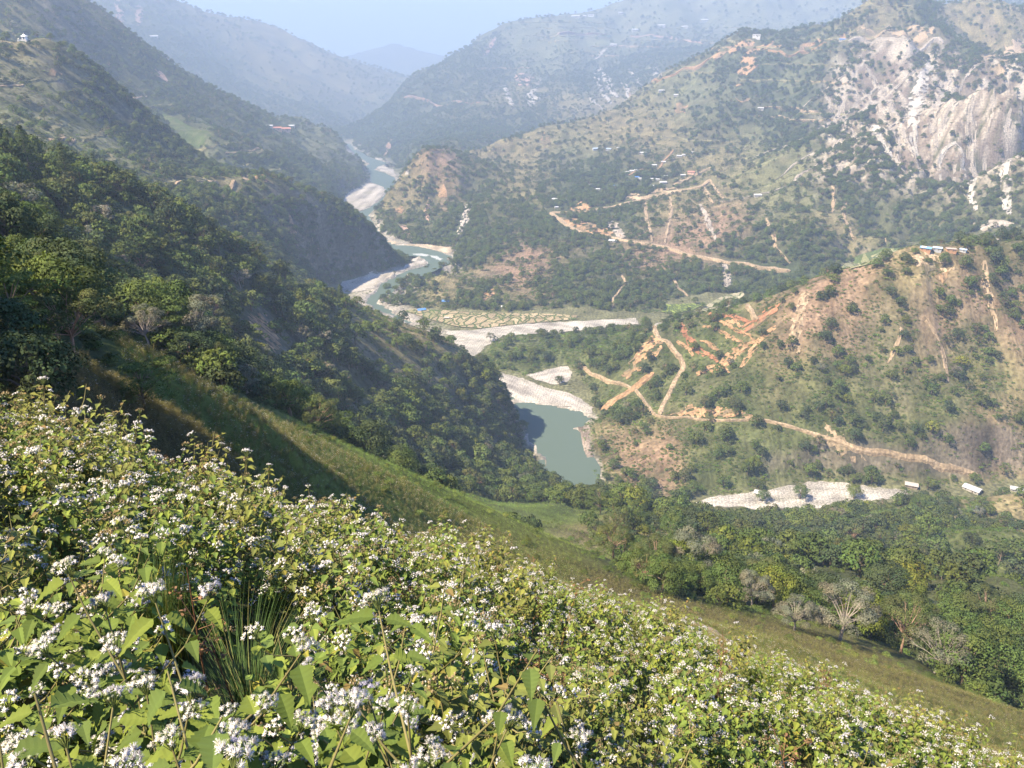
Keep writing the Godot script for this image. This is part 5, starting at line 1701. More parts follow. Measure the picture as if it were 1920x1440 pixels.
# The nearest landmark of a spot and how it lies to it as one looks down the valley.
func landmark_of(x: float, y: float, z: float) -> Array:
	var best := ["", 1e9]
	for m in LANDMARKS:
		var a := atan2(x, -z) - atan2(m[1], -m[2])
		var d := Vector2(x, z).distance_to(Vector2(m[1], m[2]))
		var mr := Vector2(m[1], m[2]).length()
		var e: float = y / Vector2(x, z).length() - m[3] / mr
		var off := Vector2(a, e * 1.3).length() + absf(log(Vector2(x, z).length() / mr)) * 0.15
		if off < best[1]:
			var side := ("right of " if a > 0.0 else "left of ") if absf(a) > absf(e) else ("uphill of " if e > 0.0 else "downhill of ")
			best = [side + m[0], off, d]
	return [best[0], best[2]]


func plant_woods() -> void:
	# the trees that stand out, each its own
	var kinds := {}
	for kind in ["broad", "dark", "yellow", "pale", "sparse", "flat", "feather", "pine", "bare"]:
		kinds[kind] = []
		for i in (3 if kind == "broad" else 2 if kind in ["dark", "yellow", "pale", "sparse"] else 1):
			var pair := grow_tree(kind, 100 + kind.hash() % 1000 + i * 17, 3.3)
			kinds[kind].append([pair[0].mesh(), pair[1].mesh()])
	dice.seed = 77
	var chosen := {}
	var stand := func(kind: String, label: String, group: String, x: float, z: float, wide: float, variant: int) -> void:
		var pair: Array = kinds[kind][variant % kinds[kind].size()]
		var t := thing({"pine": "pine_tree", "bare": "half_bare_tree"}.get(kind, "tree"), label, "tree", lay(x, z, -0.1), group)
		t.rotation.y = rnd(0.0, TAU)
		t.scale = Vector3(1, rnd(0.9, 1.15), 1) * wide / 10.0
		part("trunk", pair[0], mats.bark, t)
		part("crown", pair[1], mats.leaf, t)
	for q in [[-38.0, -20.0, 13.0], [-46.0, -31.0, 15.0], [-36.0, -32.0, 11.0]]:
		stand.call("dark", "tall dark tree of the row shading the bank left of the meadow", "dark trees shading the bank", q[0], q[1], q[2], int(-q[0]))
	for a in LONE_TREES:
		var wide: float = clampf(a[2], 3.5, 17.0)
		stand.call(a[1], a[0], "", a[3][0], a[3][1], wide, int(absf(a[3][0]) * 7.0))
		take_disc(a[3][0], a[3][1], wide * 0.3)
	# the rest of the woods
	var trees := []
	var shrubs := []
	for band in [[26.0, 150.0, 2.6, 1.0], [150.0, 420.0, 4.2, 1.0], [420.0, 1100.0, 3.4, 1.25], [1100.0, 2300.0, 4.3, 1.1], [2300.0, 4500.0, 9.5, 1.2], [4500.0, 7600.0, 24.0, 2.0]]:
		var near: float = band[0]
		var far: float = band[1]
		var cell: float = band[2]
		var jn := int(far / cell) + 1
		for j in jn:
			var z0 := -j * cell
			var reach := minf(far, -z0 * 1.05 + 8.0)
			for i in range(int(-reach / cell), int(reach / cell) + 1):
				var x := (i + rnd(-0.48, 0.48)) * cell
				var z := z0 + rnd(-0.48, 0.48) * cell
				var r := sqrt(x * x + z * z)
				if r < near or r >= far or is_taken(x, z):
					continue
				var y := ground(x, z)
				if not in_sight(x, z, y, 10.0):
					continue
				if y < -396.5 and r > 500.0 and far_from(floor_far, x, z) < 3.0 and rnd(0, 1) < 0.97:
					continue
				var got := cover_at(x, z)
				if got[3] > 0.5 and r < 520.0:
					if (atan2(x, -z) < -0.06 and r > 34.0 or r > 110.0) and rnd(0, 1) < 0.22 + 0.3 * rough.get_noise_2d(x * 9.0, z * 9.0):
						shrubs.append([rnd(0.7, 2.4) * (1.0 if r < 110.0 else 1.5), x, z, y, r, got, 0])
					continue
				var clump := lerpf(0.18, 1.8, smoothstep(-0.14, 0.24, rough.get_noise_2d(x * 4.0, z * 4.0) * 0.7 + rough.get_noise_2d(x * 1.3 + 400.0, z * 1.3) * 0.6))
				var terraced: float = clampf(1.0 - absf(got[1] - 0.13) * 5.0, 0.0, 1.0) * clampf(1.0 - absf(got[2] - 0.5) * 3.0, 0.0, 1.0)
				if r > 900.0 and terraced > 0.0:
					# old terraces: growth keeps to their rims
					clump *= lerpf(1.0, 0.12 + 1.5 * smoothstep(0.45, 0.65, absf(fposmod((y + rough.get_noise_2d(x * 2.0, z * 2.0) * 14.0) / 13.0, 1.0) - 0.5) * 2.0), terraced)
				var dens := cell * cell / 60.0
				var p := rnd(0.0, 1.0)
				if r > 420.0:
					clump *= clampf(1.0 / maxf(land_normal(x, z, 6.0 + r * 0.004).y, 0.2), 1.0, 3.0)
				if p < got[1] * clump * clampf(dens * 1.4 / (band[3] * band[3]), 0.0, 1.0):
					trees.append([rnd(5.5, 13.0) * band[3] * (0.75 if r < 150.0 else 1.25 if r < 640.0 else 1.0), x, z, y, r])
				elif p < (got[1] * 0.5 + got[2]) * clump * 0.95:
					shrubs.append([rnd(2.2, 5.4) * (1.0 + 1.1 * pow(rnd(0.0, 1.0), 4.0)) * band[3] * clampf(cell / 4.5, 0.55, 1.3), x, z, y, r, got, 0])
				elif p > 1.0 - 0.75 * clampf(1.0 - got[1] - got[2] * 0.8, 0.0, 1.0) * clump and r < 4600.0:
					shrubs.append([rnd(1.6, 4.2) * band[3] * clampf(cell / 4.5, 0.55, 1.3), x, z, y, r, got, 1])
	trees.sort_custom(func(a, b): return a[0] / a[4] > b[0] / b[4])
	var spots := {}
	var tints := {}
	var names: Array = ["broad", "broad", "broad", "dark", "sparse", "yellow"]
	var own := 0
	for t in trees:
		var pick: float = rnd(0.0, 1.0)
		var kind := "broad" if pick < 0.52 else "dark" if pick < 0.72 else "sparse" if pick < 0.85 else "yellow" if pick < 0.92 else "flat" if pick < 0.96 else "pale"
		if t[4] > 900.0 and kind in ["pale", "yellow"]:
			kind = "broad"
		if kind == "yellow" and t[1] < 0.0 and t[4] < 330.0:
			kind = "dark"
		if own < 230:
			own += 1
			var mark := landmark_of(t[1], t[3], t[2])
			var words := "%s%s tree %s" % ["big " if t[0] > 13.0 else "small " if t[0] < 8.0 else "", TREE_WORDS[kind], mark[0]]
			if not chosen.has(words):
				chosen[words] = []
			chosen[words].append([mark[1], kind, t])
			continue
		var key := kind + str(dice.randi() % 2)
		if not spots.has(key):
			spots[key] = []
			tints[key] = PackedColorArray()
		var b := Basis(Vector3.UP, rnd(0, TAU)).scaled(Vector3(1.0, rnd(0.8, 1.15), 1.0) * t[0] / 10.0)
		spots[key].append(Transform3D(b, Vector3(t[1], t[3] - 0.3, t[2])))
		var g := rnd(0.72, 1.22)
		tints[key].append(Color(g * rnd(0.9, 1.15), g, g * rnd(0.85, 1.1)))
	for words in chosen:
		var list: Array = chosen[words]
		list.sort_custom(func(a, b): return a[0] < b[0])
		for i in list.size():
			var t: Array = list[i][2]
			var label: String = words if list.size() == 1 else "%s %s" % [ORDINALS[mini(i, ORDINALS.size() - 1)], words]
			stand.call(list[i][1], label, "trees of the wooded slopes that stand out", t[1], t[2], t[0], i + words.length())
	for key in spots:
		var kind: String = key.left(-1)
		scatter("forest", "%s trees of the wooded slopes, too many to count" % TREE_WORDS[kind], joined(grow_tree(kind, 500 + key.hash() % 999, 1.3)), mats.leaf, spots[key], tints[key])
	var bush_spots := [[], [], [], [], []]
	var bush_tints := [PackedColorArray(), PackedColorArray(), PackedColorArray(), PackedColorArray(), PackedColorArray()]
	for t in shrubs:
		var k := dice.randi() % 3
		if t[4] < 340.0:
			k = 3 + dice.randi() % 2
			t[0] = minf(t[0], 5.5)
		var b := Basis(Vector3.UP, rnd(0, TAU)).scaled(Vector3(1.0, rnd(0.65, 1.1), 1.0) * t[0] / 10.0)
		bush_spots[k].append(Transform3D(b, Vector3(t[1], t[3] - t[0] * 0.03, t[2])))
		var g := rnd(0.6, 1.25) * (1.0 + 0.6 * rough.get_noise_2d(t[1] * 3.0 + 50.0, t[2] * 3.0))
		var lush: float = clampf(t[5][2] - t[5][1], 0.0, 1.0)
		var dry: float = 1.0 - clampf(t[5][1] + t[5][2], 0.0, 1.0)
		var c := Color(1.0, 1.0, 1.0).lerp(Color(1.15, 1.22, 0.85), lush).lerp(Color(1.45, 1.30, 1.25), dry)
		if t[6] == 1:
			var soil_hue: Color = t[5][0]
			c = Color(soil_hue.r * 0.75 / 0.078, soil_hue.g * 0.80 / 0.118, soil_hue.b * 0.85 / 0.032)
		bush_tints[k].append(Color(c.r * g * rnd(0.9, 1.15), c.g * g, c.b * g))
	for k in 5:
		scatter("shrubbery", "green shrubs covering the slopes", grow_shrub(900 + k, 1.2 if k < 3 else 2.3).mesh(), mats.leaf, bush_spots[k], bush_tints[k])


# ---------------------------------------------------------------- the flower meadow
func leaf_shape(s: Shape, t: Transform3D, length: float, segs: int, col: Color, droop: float, wide := 0.36) -> void:
	var prev := []
	for i in segs + 1:
		var f := float(i) / segs
		var w := wide * (sin(minf(f / 0.24, 1.0) * PI * 0.5) if f < 0.24 else pow(maxf(0.0, 1.0 - (f - 0.24) / 0.76), 0.9))
		if segs > 4 and i > 0 and i < segs:
			w *= 1.07 if i % 2 == 0 else 0.92
		var y := -droop * f * f + 0.012 * sin(f * 26.0) * (1.0 if segs > 6 else 0.0)
		var mid := Vector3(0, y, f)
		var l := Vector3(-w, y + w * 0.35 - 0.04 * (i % 2), f - 0.03)
		var r := Vector3(w, y + w * 0.35 - 0.04 * (i % 2), f - 0.03)
		var row := [t * (l * length), t * (mid * length), t * (r * length)]
		if i > 0:
			var up: Vector3 = t.basis.y.normalized()
			var side: Vector3 = t.basis.x.normalized()
			var nl := (up + side * 0.35).normalized()
			var nr := (up - side * 0.35).normalized()
			if segs > 6:
				var pleat: Vector3 = t.basis.z.normalized() * (0.05 if i % 2 == 0 else -0.05)
				nl = (nl + pleat).normalized()
				nr = (nr + pleat).normalized()
			var edge := col * (rnd(0.85, 1.02) if i % 2 == 0 else rnd(0.98, 1.15))
			var rib := col * 1.12
			s.tri(prev[0], prev[1], row[1], nl, nl, nl, edge, rib, rib)
			s.tri(prev[0], row[1], row[0], nl, nl, nl, edge, rib, edge)
			s.tri(prev[1], prev[2], row[2], nr, nr, nr, rib, edge, edge)
			s.tri(prev[1], row[2], row[1], nr, nr, nr, rib, edge, rib)
		prev = row
	if segs > 2:
		s.tri(t * Vector3(-0.012 * length, 0.02 * length, -0.3 * length), t * Vector3(0.012 * length, 0.02 * length, -0.3 * length), t * Vector3(0, 0, 0.02 * length), t.basis.y, t.basis.y, t.basis.y, col, col, col)


func head_shape(s: Shape, at: Vector3, dir: Vector3, size: float, detail: int, col: Color) -> void:
	if detail == 0:
		for k in 5:
			var a := TAU * k / 5.0
			var b := TAU * (k + 1) / 5.0
			var side := dir.cross(Vector3(0.3, 0.1, 0.9)).normalized()
			var other := dir.cross(side)
			var green := Color(0.16, 0.22, 0.07)
			s.flat(at - dir * size * 0.9, at + (side * cos(a) + other * sin(a)) * size * 0.38, at + (side * cos(b) + other * sin(b)) * size * 0.38, (side * cos(a) + other * sin(a)), green)
		for k in 9:
			var d := (dir * rnd(0.3, 1.0) + ball() * 0.8).normalized()
			var side := d.cross(ball()).normalized() * size * 0.3
			var n := (d + dir * 0.5).normalized()
			s.tri(at - side, at + side, at + d * size * 0.62, n, n, n, col * 0.9, col * 0.9, col)
		for k in 64:
			var d := (dir * rnd(0.15, 1.1) + ball() * 0.9).normalized()
			var side := d.cross(ball()).normalized() * size * 0.024
			var root := at + d * size * 0.12
			var tip := at + d * size * rnd(0.65, 1.1)
			var n := (d * 0.6 + dir * 0.6).normalized()
			var c := col * rnd(0.85, 1.08)
			s.tri(root - side, root + side, tip, n, n, n, c * 0.92, c * 0.92, c)
			s.tri(root, tip - side * 0.7, tip + side * 0.7 + ball() * size * 0.06, n, n, n, c, c, c)
	else:
		for k in ([0, 20, 4][detail]):
			var d := (dir * rnd(0.1, 1.0) + ball()).normalized()
			var side := d.cross(ball()).normalized() * size * (0.24 if detail == 1 else 0.5)
			var n := (d + dir * 0.5).normalized()
			s.tri(at - side, at + side, at + d * size * rnd(0.8, 1.1), n, n, n, col, col, col)


func cluster_shape(seed_: int, detail: int, lilac: float) -> Shape:
	dice.seed = seed_
	var s := Shape.new()
	var count: int = [17, 13, 6][detail]
	var white := Color(0.78, 0.76, 0.78).lerp(Color(0.56, 0.55, 0.78), maxf(lilac, 0.0))
	if lilac < 0.0:
		white = Color(0.34, 0.27, 0.16)
	for i in count:
		var a := i * 2.4 + rnd(-0.3, 0.3)
		var r := 0.032 * sqrt((i + 0.4) / count) * rnd(0.85, 1.2)
		var p := Vector3(cos(a) * r, 0.035 - r * r * 9.0 + rnd(-0.006, 0.006), sin(a) * r)
		var dir := (p - Vector3(0, -0.03, 0)).normalized()
		if detail < 2:
			s.tube([Vector3(0, -0.012, 0), p * 0.5 + Vector3(0, 0.004, 0), p - dir * 0.005], [0.0013, 0.001, 0.0008], Color(0.17, 0.21, 0.07), 3)
		var bud := rnd(0.0, 1.0) < 0.2
		head_shape(s, p, dir, (0.005 if bud else 0.0112) * (1.0 if detail == 0 else 0.95), detail, white * rnd(0.9, 1.05) if not bud else Color(0.55, 0.58, 0.42))
	return s


# The build of one plant: stems, where its leaves and flower clusters sit.
func plant_plan(seed_: int, tall: float, lush: int) -> Dictionary:
	dice.seed = seed_
	var stems := []
	var leaves := []
	var flowers := []
	var lean := Vector3(rnd(-0.18, 0.25), 0, rnd(-0.18, 0.18)) * tall
	var main := [Vector3(0, -0.15, 0), Vector3(0, tall * 0.3, 0) + lean * 0.2, Vector3(0, tall * 0.62, 0) + lean * 0.55, Vector3(0, tall * 0.96, 0) + lean]
	stems.append([main, [0.006, 0.005, 0.004, 0.0022]])
	var along := func(line: Array, f: float) -> Vector3:
		var g := clampf(f, 0.0, 0.999) * (line.size() - 1)
		return line[int(g)].lerp(line[int(g) + 1], g - int(g))
	var pairs := 8 + lush
	for i in pairs:
		var f := 0.22 + 0.70 * i / (pairs - 1.0)
		var at: Vector3 = along.call(main, f)
		var turn := i * 1.57 + rnd(-0.4, 0.4)
		for side in 2:
			var yaw := turn + PI * side
			var size := (0.080 - 0.032 * f) * rnd(0.7, 1.4)
			var dir := Basis(Vector3.UP, yaw) * Basis(Vector3.RIGHT, rnd(-0.1, 0.75))
			leaves.append([Transform3D(dir, at + dir.z * size * 0.3), size])
		if f > 0.4:
			for side in 2:
				var yaw := turn + PI * side + rnd(-0.3, 0.3)
				var out := Vector3(sin(yaw), 0, cos(yaw))
				var length := tall * rnd(0.16, 0.30)
				var end := at + out * length * 0.75 + Vector3(0, length * rnd(0.5, 0.9), 0)
				var branch := [at, at.lerp(end, 0.5) + out * length * 0.12, end]
				stems.append([branch, [0.003, 0.0024, 0.0016]])
				for k in 3:
					var p: Vector3 = along.call(branch, 0.25 + 0.33 * k)
					for e in 2:
						var dir := Basis(Vector3.UP, yaw + 1.5 + PI * e + rnd(-0.5, 0.5)) * Basis(Vector3.RIGHT, rnd(-0.1, 0.8))
						var size := rnd(0.032, 0.055)
						leaves.append([Transform3D(dir, p + dir.z * size * 0.3), size])
				flowers.append([end, (end - branch[1]).normalized()])
	flowers.append([main[3], Vector3.UP])
	return {"stems": stems, "leaves": leaves, "flowers": flowers}


func leaf_hue() -> Color:
	var pick := rnd(0.0, 1.0)
	var c := Color(0.104, 0.162, 0.033)
	if pick < 0.34:
		c = Color(0.165, 0.215, 0.036)
	elif pick < 0.385:
		c = Color(0.26, 0.235, 0.040)
	elif pick < 0.60:
		c = Color(0.080, 0.132, 0.034)
	elif pick > 0.99:
		c = Color(0.16, 0.10, 0.045)
	c = c.lerp(Color(0.135, 0.150, 0.040), 0.3)
	return c * rnd(0.85, 1.15)


func flower_basis(dir: Vector3) -> Basis:
	var y := (dir + Vector3.UP * 0.8).normalized()
	var x := y.cross(Vector3(0.2, 0.1, 0.97)).normalized()
	return Basis(x, y, x.cross(y))


const STEM_HUE := Color(0.15, 0.135, 0.06)


func whole_plant(seed_: int, tall: float, lush: int, detail: int, bloom: float, dry: float) -> Array:
	var plan := plant_plan(seed_, tall, lush)
	var stem := Shape.new()
	var foliage := Shape.new()
	var petals := Shape.new()
	for st in plan.stems:
		stem.tube(st[0], st[1].map(func(r): return r * (1.0 if detail < 2 else 1.6)), STEM_HUE * rnd(0.7, 1.4), 3)
	for l in plan.leaves:
		if detail == 2 and rnd(0, 1) < 0.15:
			continue
		leaf_shape(foliage, l[0], l[1] * (1.0 if detail < 2 else 1.9), [9, 5, 1][detail], leaf_hue().lerp(Color(0.15, 0.11, 0.045), dry), rnd(0.05, 0.45))
	var kinds := [cluster_shape(seed_ + 5, detail, 0.0), cluster_shape(seed_ + 6, detail, 0.25), cluster_shape(seed_ + 7, detail, -1.0)]
	for f in plan.flowers:
		dice.seed = seed_ + int(f[0].x * 1000.0)
		if rnd(0, 1) > bloom:
			continue
		var k: Shape = kinds[2 if rnd(0, 1) < 0.3 else 0 if rnd(0, 1) < 0.7 else 1]
		var b := flower_basis(f[1]) * Basis(Vector3.UP, rnd(0, TAU)) * rnd(0.6, 0.95)
		for i in k.v.size():
			petals.v.append(f[0] + b * k.v[i])
			petals.n.append((b * k.n[i]).normalized())
			petals.c.append(k.c[i])
	return [stem, foliage, petals]


func bounds_ok(x: float, z: float) -> bool:
	return x * x + z * z > 0.72


func plant_meadow() -> void:
	# one mesh of each leaf and flower cluster for the nearest plants
	var leaf_meshes := []
	for i in 14:
		dice.seed = 4000 + i
		var s := Shape.new()
		leaf_shape(s, Transform3D.IDENTITY, 0.1, 15, leaf_hue() * 0.82, rnd(0.1, 0.6), rnd(0.26, 0.36))
		leaf_meshes.append(s.mesh())
	var cluster_meshes := []
	for i in 5:
		cluster_meshes.append(cluster_shape(4100 + i, 0, [0.0, 0.05, 0.15, 0.35, 0.9][i]).mesh())
	var closeup := func(label: String, group: String, base: Vector3, tall: float, seed_: int, bloom: float) -> void:
		var plan := plant_plan(seed_, tall, 3)
		var t := thing("flowering_plant", label, "flowering plant", base, group)
		dice.seed = seed_ + 31
		var fresh := 1.5 if base.x < 0.1 and Vector2(base.x, base.z).length() < 2.3 else 1.15
		t.rotation.y = rnd(0, TAU)
		var stem := Shape.new()
		for st in plan.stems:
			stem.tube(st[0], st[1], STEM_HUE * rnd(0.8, 1.3), 5)
		part("stem", stem.mesh(), mats.bark, t)
		for l in plan.leaves:
			var o := part("leaf", leaf_meshes[dice.randi() % leaf_meshes.size()], mats.blade, t)
			o.transform = Transform3D(l[0].basis * (l[1] / 0.1 * fresh), l[0].origin)
		for f in plan.flowers:
			if rnd(0, 1) < bloom:
				var o := part("flower_cluster", cluster_meshes[dice.randi() % 4 if rnd(0, 1) < 0.97 else 4], mats.petal, t)
				o.transform = Transform3D(flower_basis(f[1]) * Basis(Vector3.UP, rnd(0, TAU)) * rnd(0.62, 0.9), f[0])
	var count := 0
	for a in NEAR_TOPS:
		var top := Vector3(a[1], a[2], a[3])
		var y := ground(top.x, top.z)
		closeup.call(a[0], "", Vector3(top.x, y, top.z), maxf(top.y - y, 0.3), 6000 + count * 7, 0.75)
		count += 1
	# variants of the rest
	var mid := []
	for i in 7:
		var w := whole_plant(7000 + i * 13, 0.50 + 0.045 * i, 3, 1, 0.54, 0.0 if i < 6 else 0.3)
		mid.append([w[0].mesh(), w[1].mesh(), w[2].mesh()])
	var far_green := []
	for i in 4:
		var w := whole_plant(7300 + i * 11, 0.5 + 0.07 * i, 3, 2, 0.42, 0.12 * i)
		far_green.append(w)
	var weed := []
	for i in 2:
		weed.append(whole_plant(7600 + i * 11, 0.75, 3, 2, 0.06, 0.7))
	dice.seed = 99
	var close := []
	var further := {}
	var tints := {}
	var own := count
	var plant_at := []
	for band in [[0.85, 4.0, 0.21], [4.0, 9.0, 0.25], [9.0, 22.0, 0.33], [22.0, 60.0, 0.46], [60.0, 125.0, 0.8]]:
		var cell: float = band[2]
		for j in int(band[1] / cell) + 1:
			var z0 := -j * cell
			var reach := minf(band[1], -z0 * 1.0 + 1.5)
			for i in range(int(-reach / cell), int(reach / cell) + 1):
				var x := (i + rnd(-0.5, 0.5)) * cell
				var z := z0 + rnd(-0.5, 0.5) * cell
				var r := sqrt(x * x + z * z)
				if r < band[0] or r >= band[1]:
					continue
				var y := ground(x, z)
				if not in_sight(x, z, y, 1.5) or clear_spot(x, z):
					continue
				var got := cover_at(x, z)
				if got[3] < 0.5:
					continue
				plant_at.append([x, z, y, r, got])
	plant_at.sort_custom(func(a, b): return a[3] < b[3])
	for p in plant_at:
		var r: float = p[3]
		var patchy := rough.get_noise_2d(p[0] * 60.0, p[1] * 60.0)
		if r < 22.0 and (p[0] < 1.0 or p[4][0].g > p[4][0].r * 1.0 and r < 13.0):
			if patchy < -0.34:
				continue
			if own < 46 + count:
				closeup.call("white flowering plant with toothed leaves %s" % landmark_of(p[0], p[2], p[1])[0], "white flowering plants at the near edge of the meadow", Vector3(p[0], p[2], p[1]), rnd(0.4, 0.68), 9000 + own, 0.30)
				dice.seed = 12345 + own
				own += 1
				continue
			var m: Array = mid[dice.randi() % mid.size()]
			var b := Basis(Vector3.UP, rnd(0, TAU)).scaled(Vector3.ONE * (0.62 + 0.75 * pow(rnd(0.0, 1.0), 1.5)) * (1.0 if p[0] < 0.0 else 0.8))
			if own < 290:
				own += 1
				var t := thing("flowering_plant", "%s flowering plant %s" % [["low green", "low yellow green", "bushy", "bushy leafy", "tall bushy", "browning", "tall browning"][mid.find(m)], landmark_of(p[0], p[2], p[1])[0]], "flowering plant", Vector3(p[0], p[2], p[1]), "white flowering plants in the middle of the meadow")
				t.transform.basis = b
				part("stem", m[0], mats.bark, t)
				part("foliage", m[1], mats.blade, t)
				part("flower_clusters", m[2], mats.petal, t)
				continue
			var k := mid.find(m)
			for e in 3:
				if e == 2 and r > 8.0 and rnd(0, 1) < 0.4:
					continue
				var key := "mid%d_%d" % [k, e]
				if not further.has(key):
					further[key] = [m[e], [mats.bark, mats.blade, mats.petal][e], []]
					tints[key] = PackedColorArray()
				further[key][2].append(Transform3D(b, Vector3(p[0], p[2], p[1])))
				var g := rnd(0.85, 1.15)
				tints[key].append(Color(g * rnd(0.95, 1.12), g, g) if e == 1 else Color(1, 1, 1))
		else:
			var col: Color = p[4][0]
			var brown: bool = rnd(0, 1) < clampf((col.r - col.g) * 40.0 + 0.5, 0.05, 0.9)
			var k := dice.randi() % (2 if brown else 4)
			var w: Array = weed[k] if brown else far_green[k]
			var b := Basis(Vector3.UP, rnd(0, TAU)).scaled((Vector3(1.9, 1.15, 1.9) if p[0] < 0.0 else Vector3(1.15, 0.55, 1.15)) * rnd(0.6, 1.3) * (1.0 if r < 60.0 else 1.2))
			for e in 3:
				if e == 2 and (patchy < -0.15 or rnd(0, 1) > 0.75):
					continue
				var key := "%s%d_%d" % ["weed" if brown else "far", k, e]
				if not further.has(key):
					further[key] = [w[e].mesh(), [mats.bark, mats.blade, mats.petal][e], []]
					tints[key] = PackedColorArray()
				further[key][2].append(Transform3D(b, Vector3(p[0], p[2], p[1])))
				var g := rnd(0.8, 1.2)
				tints[key].append(Color(g * rnd(0.95, 1.15), g, g) if e == 1 else Color(1, 1, 1))
	for key in further:
		if further[key][0].get_surface_count() == 0:
			continue
		scatter({"0": "meadow_stems", "1": "meadow_foliage", "2": "meadow_flowers"}[key.right(1)], {"0": "stems of the flowering plants spread over the meadow", "1": "leaves of the flowering plants spread over the meadow", "2": "white flower heads spread over the meadow"}[key.right(1)], further[key][0], further[key][1], further[key][2], tints[key])


# Dead stalks of last season, a few with seed heads, above the leaves.
func raise_stalks() -> void:
	var kinds := []
	for k in 4:
		dice.seed = 640 + k
		var stem := Shape.new()
		var seeds := Shape.new()
		var lean := Vector3(rnd(-0.2, 0.25), 0, rnd(-0.15, 0.15))
		var line := [Vector3(0, -0.1, 0), Vector3(0, 0.45, 0) + lean * 0.3, Vector3(0, 0.95, 0) + lean]
		stem.tube(line, [0.005, 0.004, 0.002], Color(0.17, 0.085, 0.05), 5)
		for i in 7 + k * 2:
			var f := rnd(0.55, 1.0)
			var at: Vector3 = line[1].lerp(line[2], f * 2.0 - 1.0) if f > 0.5 else line[0]
			var out := Vector3(rnd(-1, 1), rnd(0.4, 1.2), rnd(-1, 1)).normalized() * rnd(0.06, 0.16)
			stem.tube([at, at + out * 0.6, at + out], [0.0022, 0.0016, 0.001], Color(0.19, 0.11, 0.065), 3)
			for e in 9:
				var d := ball() * 0.022
				spray(seeds, at + out + d, d.normalized(), 0.009, Color(0.22, 0.13, 0.075) * rnd(0.7, 1.3), d.normalized())
		for i in 5:
			var at: Vector3 = line[0].lerp(line[1], rnd(0.5, 1.2))
			leaf_shape(seeds, Transform3D(Basis(Vector3.UP, rnd(0, TAU)) * Basis(Vector3.RIGHT, rnd(0.6, 1.3)), at), rnd(0.04, 0.07), 5, Color(0.16, 0.095, 0.05), 0.6, 0.22)
		kinds.append([stem.mesh(), seeds.mesh()])
	dice.seed = 808
	var made := {}
	for k in 26:
		var az := rnd(-0.55, 0.6)
		var r := rnd(1.9, 8.5)
		var x := sin(az) * r
		var z := -cos(az) * r
		var words: String = "dead brown stalk with dry seed heads %s" % landmark_of(x, ground(x, z), z)[0]
		var t := thing("dead_stalk", words, "dead stalk", lay(x, z, 0.0), "dead stalks among the flowering plants")
		t.rotation.y = rnd(0, TAU)
		t.scale = Vector3.ONE * rnd(0.6, 1.0)
		part("stem", kinds[k % 4][0], mats.bark, t)
		part("seed_heads", kinds[k % 4][1], mats.blade, t)


func clear_spot(x: float, z: float) -> bool:
	for t in TUSSOCKS:
		if Vector2(x - t[1], z - t[2]).length() < t[3]:
			return true
	for r in RIBBONS:
		if r[0] == "meadow_path":
			var list: Array = r[4]
			for i in list.size() / 2 - 1:
				var a := Vector2(list[i * 2], list[i * 2 + 1])
				var b := Vector2(list[i * 2 + 2], list[i * 2 + 3])
				if Geometry2D.get_closest_point_to_segment(Vector2(x, z), a, b).distance_to(Vector2(x, z)) < 0.9:
					return true
	return false


const TUSSOCKS := [
	["arching dark green grass tussock among the flowers", -1.15, -2.55, 0.42, 0.75, 0.7],
	["upright grass clump with dry yellow stalks behind the arching tussock", -1.75, -3.0, 0.36, 0.85, 0.25],
	["low dark grass tuft below the arching tussock", -0.62, -2.2, 0.26, 0.45, 0.6],
]


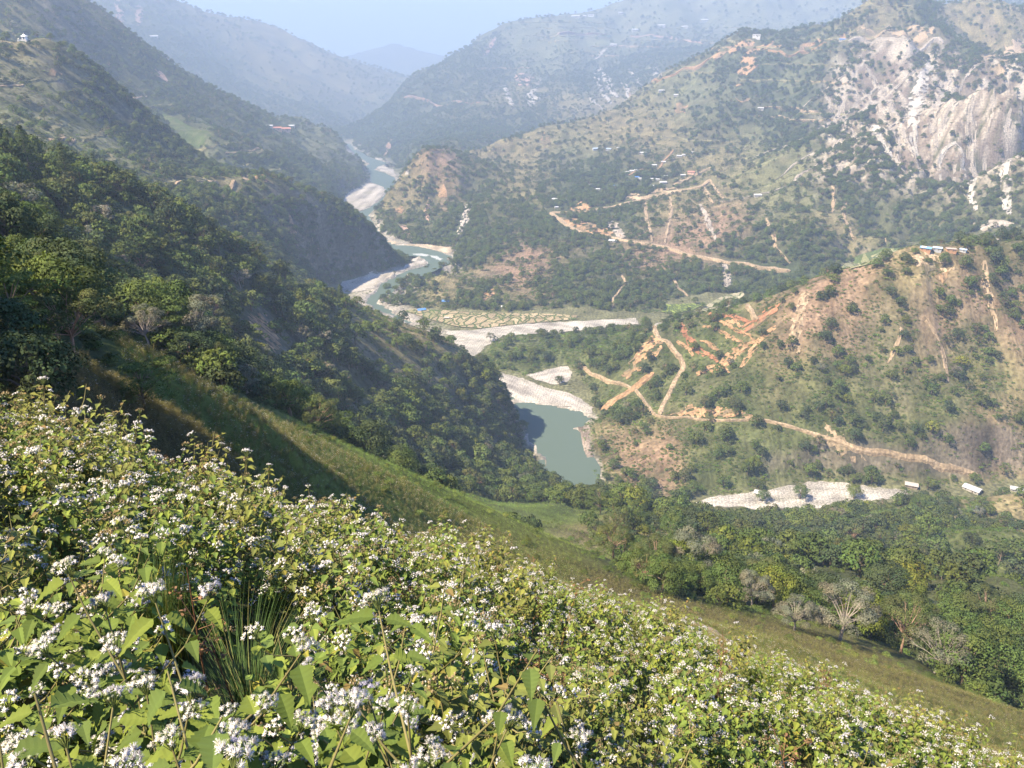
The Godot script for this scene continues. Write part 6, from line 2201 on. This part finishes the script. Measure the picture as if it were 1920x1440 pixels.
func grow_grass() -> void:
	for t in TUSSOCKS:
		dice.seed = int(absf(t[1]) * 1000.0)
		var s := Shape.new()
		for i in 420:
			var a := rnd(0, TAU)
			var out := Vector3(cos(a), 0, sin(a))
			var root := out * rnd(0.0, 0.16)
			var bend: float = rnd(0.15, 1.0) * t[5]
			var length: float = t[4] * rnd(0.6, 1.1)
			var dry := rnd(0, 1) < 0.18
			var col := (Color(0.20, 0.19, 0.07) if dry else Color(0.055, 0.095, 0.028)) * rnd(0.7, 1.3)
			out = (out + Vector3(0.55, 0, 0.1)).normalized()
			var side := out.cross(Vector3.UP).normalized() * 0.0022
			var prev := root
			for k in 6:
				var f := (k + 1) / 6.0
				var p := root + Vector3.UP * length * (f - 0.45 * bend * f * f) + out * length * bend * f * f * 0.9
				var w := 1.0 - f * 0.9
				var n := (out * -0.2 + Vector3.UP + ball() * 0.2).normalized()
				s.tri(prev - side * (w + 0.15), prev + side * (w + 0.15), p + side * w, n, n, n, col, col, col)
				s.tri(prev - side * (w + 0.15), p + side * w, p - side * w, n, n, n, col, col, col)
				prev = p
		var o := part(numbered("grass_tussock"), s.mesh(), mats.blade, self)
		o.position = lay(t[1], t[2], -0.05)
		tag(o, t[0], "grass")
	# thin grass between the plants, on the path edges and the bright strips
	var tuft := Shape.new()
	dice.seed = 321
	for i in 16:
		var a := rnd(0, TAU)
		var out := Vector3(cos(a), 0, sin(a))
		var root := out * rnd(0.0, 0.1)
		var side := out.cross(Vector3.UP) * 0.006
		var tip := root + Vector3.UP * rnd(0.25, 0.5) + out * rnd(0.1, 0.35)
		var bend := root.lerp(tip, 0.5) + Vector3.UP * 0.08
		var n := (Vector3.UP + out * 0.3).normalized()
		var col := Color(0.11, 0.16, 0.04) * rnd(0.7, 1.3)
		tuft.tri(root - side, root + side, bend, n, n, n, col, col, col)
		tuft.tri(bend - side * 0.7, bend + side * 0.7, tip, n, n, n, col, col, col)
	var spots := []
	var tints := PackedColorArray()
	for band in [[1.0, 10.0, 0.3], [10.0, 40.0, 0.55], [40.0, 160.0, 0.95], [160.0, 420.0, 2.4]]:
		var cell: float = band[2]
		for j in int(band[1] / cell) + 1:
			var z0 := -j * cell
			var reach := minf(band[1], -z0 * 1.0 + 2.0)
			for i in range(int(-reach / cell), int(reach / cell) + 1):
				var x := (i + rnd(-0.5, 0.5)) * cell
				var z := z0 + rnd(-0.5, 0.5) * cell
				var r := sqrt(x * x + z * z)
				if r < band[0] or r >= band[1]:
					continue
				var y := ground(x, z)
				if not in_sight(x, z, y, 1.0):
					continue
				var got := cover_at(x, z)
				if got[1] > 0.5 or (r < 80.0 and clear_spot(x, z)):
					continue
				var big := clampf(cell * 1.4, 0.7, 2.6)
				spots.append(Transform3D(Basis(Vector3.UP, rnd(0, TAU)).scaled(Vector3(big, big * rnd(0.6, 1.1), big)), Vector3(x, y - 0.03, z)))
				var c: Color = got[0]
				var m := (c.r + c.g) * 0.5
				var g := rnd(0.7, 1.25) * (0.45 + m * 6.0)
				if got[3] > 0.5:
					g *= rnd(0.5, 1.6)
				tints.append(Color(g * clampf(c.r / m, 0.7, 1.3) * 1.15, g * clampf(c.g / m, 0.8, 1.2), g))
	scatter("grass", "short grass growing over the meadow and the open slopes", tuft.mesh(), mats.blade, spots, tints)
